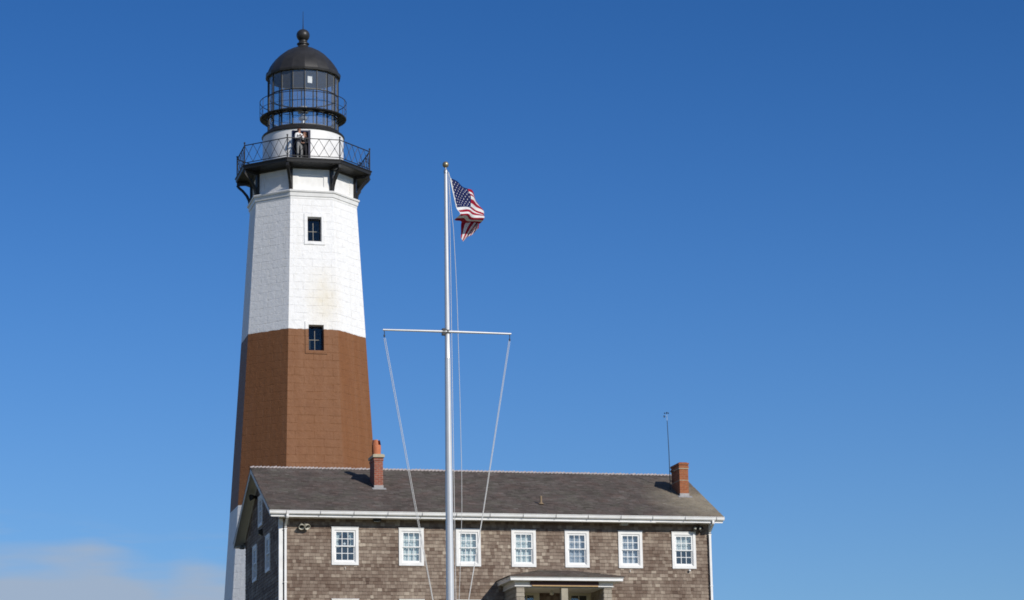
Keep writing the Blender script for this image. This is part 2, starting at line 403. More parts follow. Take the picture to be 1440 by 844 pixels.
def ground_mat():
    m = mat('hill_grass', (.06, .085, .03), .95, 0, .2); t = NT(m); c = t.obj()
    f = t.m('ADD', t.m('MULTIPLY', t.noise(c, .08, 4), .5), t.m('MULTIPLY', t.noise(c, 2.2, 5, .7), .5))
    t.l(t.ramp(f, [(.3, (.12, .115, .055)), (.55, (.18, .165, .085)), (.75, (.27, .235, .14))]), t.b.inputs['Base Color'])
    t.l(t.bump(t.noise(c, 9, 4, .7), .7, .08), t.b.inputs['Normal'])
    return m
M['grass'] = ground_mat()

# ------------------------------------------------------------------ ground: one sheet, a grassy hill
def gz(x, y):
    dx = max(-14 - x, 0, x - 34); dy = max(-5 - y, 0, y - 46)
    d = math.hypot(dx, dy)
    z = -0.1025 * d if d < 200 else -20.5
    return max(z, -20.5) + (0.12 * math.sin(x * .13 + 1) * math.cos(y * .11) if d > 3 else 0) - .02
g = MB()
def spaced():
    a = [i * 4.0 for i in range(-45, 46)]
    k = 184.0
    while k < 7000: a += [k, -k]; k *= 1.35
    return sorted(a)
xs, ys = spaced(), spaced()
idx = [[g.P((x, y, gz(x, y))) for x in xs] for y in ys]
for j in range(len(ys) - 1):
    for i in range(len(xs) - 1): g.face([idx[j][i], idx[j][i + 1], idx[j + 1][i + 1], idx[j + 1][i]])
go = g.build('ground', M['grass'], smooth=60); go['kind'] = 'structure'

# ================================================================== LIGHTHOUSE
TX, TY = 5.8589, 30.0
T0 = Vector((TX, TY, 0))
lh = thing('lighthouse', 'tall octagonal white lighthouse with broad brown band and black domed lantern', 'lighthouse', T0)
CA = R_(-9.43)                                   # direction of the photograph from the axis (from -Y)
def tR(z): return 4.25 - .0628 * z
def tw(z): return tR(z) * math.sin(R_(22.5))      # half face width
def tn(z): return tR(z) * math.cos(R_(22.5))      # face distance
def facept(k, u, z, off=0.0):
    a = R_(45 * k); n = Vector((math.sin(a), -math.cos(a), 0)); t = Vector((math.cos(a), math.sin(a), 0))
    return T0 + n * (tn(z) + off) + t * u + Vector((0, 0, z))
WINS = [(-.215, .465, 22.46, 23.69), (-.225, .510, 17.03, 18.29)]
s = MB()
zl = sorted([-.3, 4, 8, 9.74, 13, 15.5, 18.08, 20.5, 25.0] + [w[2] for w in WINS] + [w[3] for w in WINS])
ul = sorted([w[0] for w in WINS] + [w[1] for w in WINS])
for k in range(8):
    cols = (lambda z: [-tw(z), tw(z)]) if k else (lambda z: [-tw(z)] + ul + [tw(z)])
    for z0, z1 in zip(zl[:-1], zl[1:]):
        c0, c1 = cols(z0), cols(z1)
        for i in range(len(c0) - 1):
            if k == 0 and any(w[0] - 1e-6 <= c0[i] and c0[i + 1] <= w[1] + 1e-6 and w[2] - 1e-6 <= z0 and z1 <= w[3] + 1e-6 for w in WINS): continue
            q = [(c0[i], z0), (c0[i + 1], z0), (c1[i + 1], z1), (c1[i], z1)]
            s.quad(*[facept(k, u, z) for u, z in q], uv=[(u + k * 7.31, z) for u, z in q])
s.build('shaft', M['tower'], lh)
# tower windows
def uvbox(mb, x0, x1, y0, y1, z0, z1):
    n0 = len(mb.f); mb.box(x0, x1, y0, y1, z0, z1)
    for fi in range(n0, len(mb.f)): mb.uv[fi] = [(mb.v[i].x - TX, mb.v[i].z) for i in mb.f[fi]]
for (x0, x1, z0, z1) in WINS:
    zc = (z0 + z1) / 2; yf = TY - tn(zc)
    # follow the batter of the wall by leaning the local frame
    lean = math.atan(.0628 * math.cos(R_(22.5)))
    wv = Vector((0, math.sin(lean), math.cos(lean))); nv = Vector((0, -math.cos(lean), math.sin(lean)))
    O = Vector((TX, yf, zc)); hz = (z1 - z0) / 2 / math.cos(lean)
    m = MB(); m.fr = (O, Vector((1, 0, 0)), nv, wv)
    def ub(a, b, c, d, e, f):
        n0 = len(m.f); m.box(a, b, c, d, e, f)
        for fi in range(n0, len(m.f)): m.uv[fi] = [(m.v[i].x - TX, m.v[i].z) for i in m.f[fi]]
    t_ = .165
    ub(x0 - t_, x0 - .002, -.05, .035, -hz - t_, hz + t_); ub(x1 + .002, x1 + t_, -.05, .035, -hz - t_, hz + t_)
    ub(x0 - .002, x1 + .002, -.05, .033, hz + .002, hz + t_); ub(x0 - .002, x1 + .002, -.05, .037, -hz - t_, -hz - .002)
    # reveals
    ub(x0 - .03, x0, -.50, -.052, -hz - .03, hz + .03); ub(x1, x1 + .03, -.50, -.052, -hz - .03, hz + .03)
    ub(x0, x1, -.50, -.052, hz, hz + .03); ub(x0, x1, -.50, -.052, -hz - .03, -hz)
    w = m.build('window', M['tower'], lh)
    f = MB(); f.fr = m.fr
    f.box(x0, x0 + .05, -.36, -.30, -hz, hz); f.box(x1 - .025, x1, -.36, -.30, -hz, hz)
    f.box(x0 + .05, x1 - .05, -.36, -.302, hz - .05, hz); f.box(x0 + .05, x1 - .05, -.36, -.302, -hz, -hz + .05)
    f.mi = 1
    xm = (x0 + x1) / 2 - .02
    f.box(xm - .010, xm + .010, -.35, -.305, -hz + .05, hz - .22); f.box(x0 + .05, x1 - .14, -.349, -.307, -.05, -.030)
    f.build('frame', [M['navy'], M['bead']], w)
    p = MB(); p.fr = m.fr; p.box(x0 + .04, x1 - .04, -.335, -.325, -hz + .04, hz - .04); p.build('pane', M['tower_glass'], w)
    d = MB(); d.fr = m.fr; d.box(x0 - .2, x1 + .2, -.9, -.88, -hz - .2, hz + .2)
    d.build('stairwell_shade', M['stair'], w)  # flat sheet behind the pane, its dark colour stands for stairwell shade
# cornice mouldings
OCT = R_(22.5)
c = MB()
c.lathe([(2.60, 24.5), (2.70, 24.56), (2.72, 24.63), (2.72, 24.70), (2.76, 24.72), (2.79, 24.90), (2.84, 24.92), (2.86, 24.99), (2.80, 25.03), (2.5, 25.06)], T0, 8, OCT)
c.build('cornice', M['white_trim'], lh)
nk = MB()
for k in range(8):
    a = R_(45 * k); n = Vector((math.sin(a), -math.cos(a), 0)); t = Vector((math.cos(a), math.sin(a), 0))
    nk.fr = (T0 + n * (2.58 * math.cos(OCT)), t, n, Vector((0, 0, 1)))
    hw = 2.58 * math.sin(OCT)
    nk.box(-hw + .09, -.62, -.25, -.0, 25.03, 26.2); nk.box(.62, hw - .09, -.25, -.0, 25.03, 26.2)
    nk.box(-.62, .62, -.25, -.002, 25.03, 25.25); nk.box(-.62, .62, -.25, -.003, 25.86, 26.2); nk.box(-.62, .62, -.3, -.07, 25.25, 25.86)
nk.fr = None
nk.lathe([(2.54, 25.03), (2.54, 26.2)], T0, 8, OCT)
nk.build('neck', M['white_trim'], lh)
# gallery deck
d = MB()
d.lathe([(2.3, 26.12), (2.66, 26.12), (2.70, 26.20), (2.95, 26.24), (3.38, 26.25), (3.42, 26.27), (3.44, 26.40), (3.48, 26.42), (3.48, 26.46), (3.44, 26.48), (1.5, 26.49)], T0, 8, OCT)
for k in range(8):
    a = R_(22.5 + 45 * k); r_ = Vector((math.sin(a), -math.cos(a), 0))
    d.beam(T0 + r_ * 2.4 + Vector((0, 0, 26.17)), T0 + r_ * 3.36 + Vector((0, 0, 26.17)), .13, .17)
d.build('gallery_deck', M['black_iron'], lh, smooth=20)
for k in range(8):
    a = R_(22.5 + 45 * k); r_ = Vector((math.sin(a), -math.cos(a), 0)); Z = Vector((0, 0, 1))
    b = MB()
    b.beam(T0 + r_ * 2.62 + Z * 25.02, T0 + r_ * 2.62 + Z * 26.12, .17, .13, r_)
    pts = [(2.68, 25.03), (2.74, 25.30), (2.86, 25.55), (3.06, 25.80), (3.26, 25.98), (3.34, 26.10)]
    for (p0, p1) in zip(pts[:-1], pts[1:]): b.beam(T0 + r_ * p0[0] + Z * p0[1], T0 + r_ * p1[0] + Z * p1[1], .13, .13)
    b.build('bracket', M['black_iron'], lh)
# gallery railing: a post per corner, two rails and crossed bars per panel
posts = []
for k in range(8):
    a = R_(22.5 + 45 * k); r_ = Vector((math.sin(a), -math.cos(a), 0)); p = T0 + r_ * 3.36
    posts.append(p)
for k in range(8):
    b = MB(); p = posts[k]
    b.tube([p + Vector((0, 0, z)) for z in (26.49, 27.56)], .030, 8); b.sphere(p + Vector((0, 0, 27.59)), .048, 8, 6)
    rail = b.build('railing_post', M['black_iron'], lh, smooth=40)
for k in range(8):
    p, q = posts[k], posts[(k + 1) % 8]; b = MB(); Z = Vector((0, 0, 1))
    b.beam(p + Z * 27.46, q + Z * 27.46, .045, .035); b.beam(p + Z * 26.58, q + Z * 26.58, .04, .03)
    for i in range(5):
        A, B = p.lerp(q, i / 5), p.lerp(q, (i + 1) / 5)
        b.tube([A + Z * 26.58, B + Z * 27.45], .0125, 5); b.tube([A + Z * 27.45 + (T0 - p).normalized() * .0, B + Z * 26.58], .0125, 5)
        c_ = A.lerp(B, .5); b.sphere(c_ + Z * 27.015, .028, 6, 4)
    b.build('railing_panel', M['black_iron'], lh)
# watch room drum with the open doorway
def ang_in(deg, a0, a1): return a0 <= deg <= a1
DA0, DA1 = -15.0, 10.0
SEG = 72
ph = CA
dr = MB()
def dskip(k, j):
    a = (j + .5) * 360 / SEG; a = a - 360 if a > 180 else a
    return k == 0 and DA0 - .1 < a < DA1 + .1
dr.lathe([(2.0, 26.48), (2.0, 28.18), (2.0, 28.30), (1.84, 28.30), (1.84, 28.18), (1.84, 26.48)], T0, SEG, ph, skip=lambda k, j: (k in (0, 4)) and DA0 - .1 < (((j + .5) * 360 / SEG + 180) % 360 - 180) < DA1 + .1)
drum = dr.build('watch_room_wall', M['white_trim'], lh, smooth=30)
ins = MB(); ins.lathe([(1.2, 26.5), (1.2, 28.2)], T0, 32); ins.build('doorway_shade', M['dark'], lh)  # dark cylinder added so the open doorway shows shade inside
fr = MB()
def dp(deg, r, z): a = ph + R_(deg); return T0 + Vector((math.sin(a) * r, -math.cos(a) * r, z))
for deg in (DA0 + 1.2, DA1 - 1.2): fr.beam(dp(deg, 1.92, 26.5), dp(deg, 1.92, 28.2), .10, .22, dp(deg, 1, 0) - T0)
for i in range(5):
    a0 = DA0 + (DA1 - DA0) * i / 5; a1 = DA0 + (DA1 - DA0) * (i + 1) / 5
    fr.beam(dp(a0, 1.92, 28.14), dp(a1, 1.92, 28.14), .21, .09)
fr.build('doorway', M['navy'], lh)
# lantern
bd = MB()
bd.lathe([(1.9, 28.27), (2.04, 28.28), (2.06, 28.33), (2.02, 28.40), (1.92, 28.46), (1.84, 28.52), (1.82, 28.58), (1.60, 28.60), (1.60, 28.27)], T0, 54, ph)
bd.build('lantern_sill', M['black_iron'], lh, smooth=40)
LP = CA + R_(2.7)
def lp(j, r, z): a = LP + R_(20 * j); return T0 + Vector((math.sin(a) * r, -math.cos(a) * r, z))
ln = MB()
for j in range(18):
    ln.beam(lp(j, 1.74, 28.55), lp(j, 1.74, 31.45), .035, .085, lp(j, 1, 0) - T0)
    for z, h in ((28.60, .05), (29.26, .05), (30.41, .045), (31.41, .05)):
        ln.beam(lp(j, 1.74, z), lp(j + 1, 1.74, z), .05, h)
ln.build('lantern_frame', M['black_iron'], lh)
# pale inner glazing beads
gb = MB()
for j in range(18):
    for z0, z1 in ((28.63, 29.23), (29.29, 30.385), (30.435, 31.385)):
        A, B = lp(j, 1.722, 0), lp(j + 1, 1.722, 0); Z = Vector((0, 0, 1)); t = (B - A).normalized()
        a_, b_ = A + t * .026, B - t * .026
        gb.beam(a_ + Z * z0, a_ + Z * z1, .011, .022, T0 - A); gb.beam(b_ + Z * z0, b_ + Z * z1, .011, .022, T0 - A)
        gb.beam(a_ + Z * (z0 + .01), b_ + Z * (z0 + .01), .02, .02)
gb.build('glazing_bead', M['bead'], lh)
for j in range(18):
    for z0, z1 in ((28.62, 29.24), (29.28, 30.39), (30.43, 31.39)):
        pn = MB(); Z = Vector((0, 0, 1)); A, B = lp(j, 1.735, 0), lp(j + 1, 1.735, 0)
        pn.beam(A.lerp(B, .5) + Z * z0, A.lerp(B, .5) + Z * z1, (B - A).length - .04, .008, (A + B) / 2 - T0)
        pn.build('lantern_pane', M['lantern_glass'], lh)
rg = MB()
rg.lathe([(1.78, 29.28), (2.08, 29.26), (2.14, 29.27), (2.16, 29.31), (2.14, 29.335), (1.78, 29.34)], T0, 54, ph, close=True)
for j in range(18):
    rg.beam(lp(j, 1.78, 29.06), lp(j, 2.08, 29.25), .03, .04)
rg.build('lantern_gallery', M['black_iron'], lh, smooth=40)
rr = MB()
def circ(r, z, n=72): return [T0 + Vector((r * math.sin(2 * math.pi * i / n), -r * math.cos(2 * math.pi * i / n), z)) for i in range(n)]
for z, th in ((30.16, .020), (29.72, .012)):
    cs = circ(2.14, z)
    for i in range(72): rr.tube([cs[i], cs[(i + 1) % 72]], th, 5, False)
for j in range(18): rr.tube([lp(j + .5, 2.14, 29.34), lp(j + .5, 2.14, 30.16)], .014, 5)
rr.build('lantern_railing', M['black_iron'], lh)
dm = MB()
dm.lathe([(1.55, 31.36), (1.78, 31.38), (1.87, 31.40), (1.89, 31.50), (1.86, 31.60), (1.80, 31.62), (1.775, 31.70), (1.70, 31.88), (1.58, 32.08), (1.40, 32.32), (1.17, 32.56), (.90, 32.77), (.60, 32.94), (.32, 33.05), (.27, 33.08)], T0, 18, LP)
dm.build('dome', M['dome'], lh, smooth=16)
dl = MB()
dl.lathe([(1.72, 31.37), (1.60, 31.55), (1.40, 31.75), (.9, 31.95), (.2, 32.0), (.0, 32.0)], T0, 36, LP); dl.build('dome_lining', M['lining'], lh, smooth=40)
fn = MB()
fn.lathe([(.34, 33.04), (.28, 33.09), (.25, 33.14), (.25, 33.18), (.31, 33.21), (.31, 33.26), (.24, 33.30), (.21, 33.34), (.22, 33.38), (.20, 33.42)], T0, 24)
fn.sphere(T0 + Vector((0, 0, 33.69)), (.335, .335, .325), 28, 18)
fn.build('ball_finial', M['dome'], lh, smooth=50)
lr = MB(); lr.tube([T0 + Vector((0, 0, z)) for z in (34.0, 34.25, 34.96)], [.030, .020, .009], 6); lr.build('lightning_rod', M['black_iron'], lh)
be = MB()
be.lathe([(.0, 28.6), (.34, 28.6), (.32, 28.7), (.14, 28.74), (.11, 29.25), (.22, 29.3), (.24, 29.42), (.12, 29.5), (.10, 29.6), (.26, 29.64), (.30, 29.8), (.26, 29.95), (.0, 30.0)], T0, 20)
bo = be.build('beacon', M['metal'], lh, smooth=40)
be = MB(); a_ = CA + R_(20); dv = Vector((math.sin(a_), -math.cos(a_), 0))
be.tube([T0 + dv * .2 + Vector((0, 0, 29.8)), T0 + dv * .33 + Vector((0, 0, 29.8))], .12, 14); be.build('beacon_lens', M['lens'], bo, smooth=40)
# added white card standing in for a bright reflection in the upper glazing
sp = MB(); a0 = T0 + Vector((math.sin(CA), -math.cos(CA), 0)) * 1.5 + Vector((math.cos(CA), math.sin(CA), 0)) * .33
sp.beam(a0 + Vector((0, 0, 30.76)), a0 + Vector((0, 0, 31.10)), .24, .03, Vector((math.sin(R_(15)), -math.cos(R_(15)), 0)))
sp.build('reflection_card', M['white_trim'], lh)

# ================================================================== KEEPERS' HOUSE
W, D = 16.5, 8.62
EZ, OV, RZ, RY = 5.499, .50, 7.824, 4.5
mF = (RZ - EZ) / (RY + OV); BZ = 5.473; mB = (RZ - BZ) / (D + OV - RY)
OL, OR_ = .43, .38
H0 = Vector((8.25, 4.31, 0))
house = thing('keepers_house', 'long two storey house with brown cedar shingle walls and dark gable roof', 'house', H0)
def roofz(y): return EZ + mF * (y + OV) if y <= RY else BZ + mB * (D + OV - y)
X_, Y_, Z_ = Vector((1, 0, 0)), Vector((0, 1, 0)), Vector((0, 0, 1))
FR_F = (Vector((0, 0, 0)), X_, -Y_, Z_)           # front: u = +X, outward = -Y
FR_L = (Vector((0, D, 0)), -Y_, -X_, Z_)          # left gable: u = -Y (from the rear corner), outward = -X
FR_R = (Vector((W, 0, 0)), Y_, X_, Z_)
FR_B = (Vector((W, D, 0)), -X_, Y_, Z_)
WX = [1.916, 4.430, 6.589, 8.707, 10.770, 12.852, 14.961]
WT, WB = 4.95, 3.565
front_open = []                                    # (u0,u1,z0,z1) clear openings
CAS = .105
front_win = []
for i, x in enumerate(WX):
    w = 1.0 if i == 0 else .94
    front_win.append((x, x + w, WB, WT))
for i, x in enumerate(WX):
    if i in (3, 4): continue
    w = 1.0 if i == 0 else .94
    front_win.append((x, x + w, .86, 2.31))
DOORS = [(8.76, 9.735, .35, 2.71), (10.75, 11.77, .35, 2.71)]
front_open = [(a + CAS, b - CAS, c + CAS, d - CAS) for a, b, c, d in front_win]
left_win = [(D - 6.52, D - 5.45, 3.60, 4.98), (D - 3.22, D - 2.15, 3.60, 4.98), (D - 5.08, D - 4.05, 5.55, 6.72),
            (D - 6.52, D - 5.45, .86, 2.31), (D - 3.22, D - 2.15, .86, 2.31)]
left_open = [(a + CAS, b - CAS, c + CAS, d - CAS) for a, b, c, d in left_win]

def wall_core(mb, fr, width, topf, opens, z0=-.4):
    mb.fr = fr
    us = sorted(set([0, width] + [q for o in opens for q in o[:2]] + ([RY, D - RY] if width < 10 else [])))
    us = [u for u in us if 0 <= u <= width]
    zs = sorted(set([z0] + [q for o in opens for q in o[2:]] + [5.0]))
    for u0, u1 in zip(us[:-1], us[1:]):
        zz = [z for z in zs if z < min(topf(u0), topf(u1)) - .01]
        for k, a in enumerate(zz):
            last = k == len(zz) - 1
            um = (u0 + u1) / 2
            if last: mb.quad((u0, 0, a), (u1, 0, a), (u1, 0, topf(u1)), (u0, 0, topf(u0))); continue
            b = zz[k + 1]; zm = (a + b) / 2
            if any(o[0] < um < o[1] and o[2] < zm < o[3] for o in opens): continue
            mb.quad((u0, 0, a), (u1, 0, a), (u1, 0, b), (u0, 0, b))
def shingles(mb, fr, width, topf, opens, z0=-.2, expo=.128, u_start=0.0, wmin=.08, wmax=.21, thick=.023):
    mb.fr = fr; z = z0; row = 0
    while z < 8.0:
        u = u_start - rng.random() * .15
        zt = z + expo + .012
        jit = rng.uniform(-.004, .004)
        wave = rng.uniform(.35, .65)
        while u < width:
            w = rng.uniform(wmin, wmax); a, b = max(u, u_start), min(u + w - .004, width); u += w
            if b - a < .02: continue
            um = (a + b) / 2
            ta, tb = topf(a), topf(b)
            if z > min(ta, tb) - .03: continue
            if any(o[0] - .04 < a and b < o[1] + .04 and o[2] - .04 < z and zt < o[3] + .04 for o in opens): continue
            if any(o[0] < um < o[1] and o[2] < z + expo / 2 < o[3] for o in opens): continue
            zb = z + jit + rng.uniform(-.006, .006); zt_ = zt
            for o in opens:
                if b > o[0] - .02 and a < o[1] + .02 and zt_ > o[2] - .02 and zb < o[3] + .02:
                    if um <= o[0]: b = min(b, o[0] - .03)
                    elif um >= o[1]: a = max(a, o[1] + .03)
                    elif z + expo / 2 <= o[2]: zt_ = min(zt_, o[2] - .03)
                    else: zb = max(zb, o[3] + .03)
            if b - a < .015 or zt_ - zb < .015: continue
            th = thick * rng.uniform(.75, 1.25)
            mb.tone = min(1, max(0, rng.gauss(wave, .165)))
            if rng.random() < .06: mb.tone = min(1, mb.tone + .3)
            A = mb.P((a, th, zb)); B = mb.P((b, th, zb)); C_ = mb.P((b, .004, min(zt_, tb))); D_ = mb.P((a, .004, min(zt_, ta)))
            E_ = mb.P((a, 0.0, zb)); F_ = mb.P((b, 0.0, zb))
            mb.face([A, B, C_, D_]); mb.face([E_, F_, B, A]); mb.face([E_, A, D_]); mb.face([F_, C_, B])
        z += expo * rng.uniform(.97, 1.03); row += 1
def ftop(u): return 5.30
def ltop(u): return roofz(D - u) - .13
def rtop(u): return roofz(u) - .13
def btop(u): return 5.25
wm = MB()
wall_core(wm, FR_F, W, ftop, front_open); wall_core(wm, FR_L, D, ltop, left_open); wall_core(wm, FR_R, D, rtop, []); wall_core(wm, FR_B, W, btop, [])
wm.tone = .3
shingles(wm, FR_F, W - .02, ftop, front_open, u_start=.12)
shingles(wm, FR_L, D - .02, ltop, left_open)
shingles(wm, FR_R, D, rtop, [], expo=.14, wmin=.2, wmax=.4)
shingles(wm, FR_B, W, btop, [], expo=.14, wmin=.25, wmax=.5)
walls = wm.build('shingle_wall', M['cedar'], house)
# an inner floor and partition so that rooms are dark behind the panes
fl = MB(); fl.box(.05, W - .05, .05, D - .05, 2.9, 3.0); fl.box(.05, W - .05, .05, D - .05, 5.05, 5.12); fl.box(.05, W - .05, 3.6, 3.7, 0, 5.0); fl.box(3.6, 3.7, .05, 3.6, 0, 5.0); fl.build('inner_floor', M['dark'], house)

def window(fr, x0, x1, z0, z1, style='sheer', star=False, deep=.11):
    a, b, c_, d_ = x0 + CAS, x1 - CAS, z0 + CAS, z1 - CAS
    m = MB(); m.fr = fr
    m.box(x0, a, .0, .050, z0, z1); m.box(b, x1, .0, .050, z0, z1)
    m.box(a, b, .0, .048, d_, z1); m.box(a, b, .0, .052, z0, c_)
    m.box(x0 - .015, x1 + .015, .0, .062, z1, z1 + .022)                    # drip cap
    # jamb lining, stepped back
    j = .028
    m.box(a, a + j, -deep, .022, c_, d_); m.box(b - j, b, -deep, .022, c_, d_)
    m.box(a + j, b - j, -deep, .020, d_ - j, d_); m.box(a + j, b - j, -deep, .024, c_, c_ + j)
    w = m.build('window', M['white_trim'], house)
    a += j; b -= j; c_ += j; d_ -= j; zm = (c_ + d_) / 2 + .005
    for nm, q0, q1, n0 in (('upper_sash', zm - .02, d_, -.012), ('lower_sash', c_, zm + .02, -.050)):
        f = MB(); f.fr = fr; st = .042; n1 = n0 + .036
        bot = .058 if nm == 'lower_sash' else .040
        f.box(a, a + st, n0, n1, q0, q1); f.box(b - st, b, n0, n1, q0, q1)
        f.box(a + st, b - st, n0, n1 - .001, q1 - .040, q1); f.box(a + st, b - st, n0, n1 + .001, q0, q0 + bot)
        mw = .024 if style != 'screen' or nm == 'upper_sash' else .010
        for k in (1, 2):
            xx = a + st + (b - a - 2 * st) * k / 3; f.box(xx - mw / 2, xx + mw / 2, n0 + .006, n1 - .006, q0 + bot, q1 - .040)
        zz = (q0 + bot + q1 - .040) / 2; f.box(a + st, b - st, n0 + .007, n1 - .007, zz - mw / 2, zz + mw / 2)
        f.build(nm, M['sash'], w)
        p = MB(); p.fr = fr; p.box(a + st - .01, b - st + .01, n0 + .014, n0 + .018, q0 + .03, q1 - .03); p.build('pane', M['glass'], w)
    cu = MB(); cu.fr = fr; nn = -deep - .02
    def drape(u0, u1, zt, zb, pinch=None, steps=22):
        for k in range(steps):
            f0, f1 = k / steps, (k + 1) / steps
            def pt(f, z, zf):
                u = u0 + (u1 - u0) * f
                if pinch is not None: u = u + (pinch - u) * .55 * max(0, math.sin(zf * math.pi * .75))
                return (u, nn + .018 * math.sin(f * 26 + z * .7), z)
            for i in range(4):
                za, zb_ = zt + (zb - zt) * i / 4, zt + (zb - zt) * (i + 1) / 4
                cu.quad(pt(f0, zb_, (i + 1) / 4), pt(f1, zb_, (i + 1) / 4), pt(f1, za, i / 4), pt(f0, za, i / 4))
    mt = M['sheer']
    if style == 'sheer': drape(a - .03, b + .03, d_ + .02, c_ - .02)
    elif style == 'tied':
        drape(a - .03, (a + b) / 2 - .03, d_ + .02, zm - .03, a - .02, 14); drape((a + b) / 2 + .03, b + .03, d_ + .02, zm - .03, b + .02, 14)
    elif style == 'shade': mt = M['shade']; drape(a - .03, b + .03, d_ + .02, zm - .02)
    elif style in ('grey', 'screen'): mt = M['grey_curtain']; drape(a - .03, b + .03, d_ + .02, c_ - .02)
    cu.build('curtain', mt, w)
    if star:
        s_ = MB(); s_.fr = fr; cx, cz = (a + b) / 2, zm + .10; n_ = -.085
        pts = []
        for k in range(10):
            r_ = .075 if k % 2 == 0 else .028; t_ = math.pi / 2 + k * math.pi / 5; pts.append((cx + r_ * math.cos(t_), n_, cz + r_ * math.sin(t_)))
        s_.prism(pts, (0, .012, 0)); s_.build('star_ornament', M['sash'], w)
    return w
styles = ['tied', 'sheer', 'sheer', 'sheer', 'screen', 'grey', 'shade']
for i, q in enumerate(front_win):
    window(FR_F, *q, style=styles[i] if i < 7 else 'grey', star=i in (0, 1, 2))
for i, q in enumerate(left_win): window(FR_L, *q, style='grey')
# small hooks below three upper windows
hk = MB()
for x in (2.42, 13.28, 15.62): hk.tube([(x, -.0, 3.44), (x, -.06, 3.43), (x, -.07, 3.49)], .012, 6)
hk.sphere((15.62, -.08, 3.49), .045, 8, 6)
hk.build('candle_hook', M['white_trim'], house)
# corner boards
cb = MB(); cb.box(-.032, .115, -.034, 0, -.2, 5.24); cb.box(-.030, -.0, 0, .10, -.2, 5.24); cb.build('corner_board', M['white_trim'], house)
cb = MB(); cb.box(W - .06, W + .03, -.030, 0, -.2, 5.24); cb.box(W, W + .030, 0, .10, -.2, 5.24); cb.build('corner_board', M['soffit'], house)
# roof: two slabs, tabbed shingles on the front slope
def slab(y0, y1, z0, z1, th=.10):
    m = MB(); m.prism([(-OL, y0, z0), (-OL, y1, z1), (-OL, y1, z1 - th), (-OL, y0, z0 - th)], (W + OL + OR_, 0, 0)); return m
rf = MB()
rf.prism([(-OL, -OV, EZ), (-OL, RY, RZ), (-OL, D + OV, BZ), (-OL, D + OV, BZ - .055), (-OL, RY, RZ - .06), (-OL, -OV, EZ - .055)], (W + OL + OR_, 0, 0))
sl_ = Vector((0, RY + OV, RZ - EZ)); L_ = sl_.length; sl_.normalize(); nr = Vector((0, -sl_.z, sl_.y))
rf.fr = (Vector((-OL - .02, -OV - .03, EZ - .012)), X_, nr, sl_)
tw_ = W + OL + OR_ + .04
v_ = 0.0; row = 0
while v_ < L_:
    u_ = -rng.random() * .3; base = rng.uniform(.44, .55)
    while u_ < tw_:
        w_ = rng.uniform(.10, .30); a, b = max(0, u_), min(tw_, u_ + w_ - .004); u_ += w_
        if b - a < .02: continue
        vb = v_ + rng.uniform(-.008, .008); vt = min(v_ + .155, L_ + .01)
        rf.tone = min(1, max(0, rng.gauss(base, .15)))
        th = .016 * rng.uniform(.7, 1.5)
        A = rf.P((a, th, vb)); B = rf.P((b, th, vb)); C_ = rf.P((b, .003, vt)); D_ = rf.P((a, .003, vt)); E_ = rf.P((a, 0, vb)); F_ = rf.P((b, 0, vb))
        rf.face([A, B, C_, D_]); rf.face([E_, F_, B, A]); rf.face([E_, A, D_]); rf.face([F_, C_, B])
    v_ += .142; row += 1
roof = rf.build('roof', M['roof'], house)
# ridge caps
rc = MB(); x = -OL - .02
while x < W + OR_:
    w_ = .145; h0 = .052 + rng.uniform(-.008, .012); z = RZ + .02
    rc.mi = 0
    xa, xb = x, x + w_ + .02; za, zb = z - .012, z + h0 - .03
    for (ya, sg) in ((-.13, 1), (.13, -1)):
        p = [(xa, RY + ya, za - .13 * mF), (xb, RY + ya, za - .13 * mF + .045), (xb, RY, zb + .022), (xa, RY, zb - .022)]
        q = [(xa, RY + ya, za - .13 * mF - .03), (xb, RY + ya, za - .13 * mF - .03)]
        if sg < 0: p = [p[1], p[0], p[3], p[2]]; q = [q[1], q[0]]
        rc.mi = 0; rc.quad(*p); rc.mi = 1; rc.quad(q[0], q[1], p[1], p[0])
    rc.mi = 1; rc.quad((xb, RY - .13, za - .13 * mF - .03), (xb, RY + .13, za - .13 * mF - .03), (xb, RY, zb + .02), (xb, RY, zb + .02))
    x += w_
rc.build('ridge_cap', [M['ridge'], M['roof']], roof)
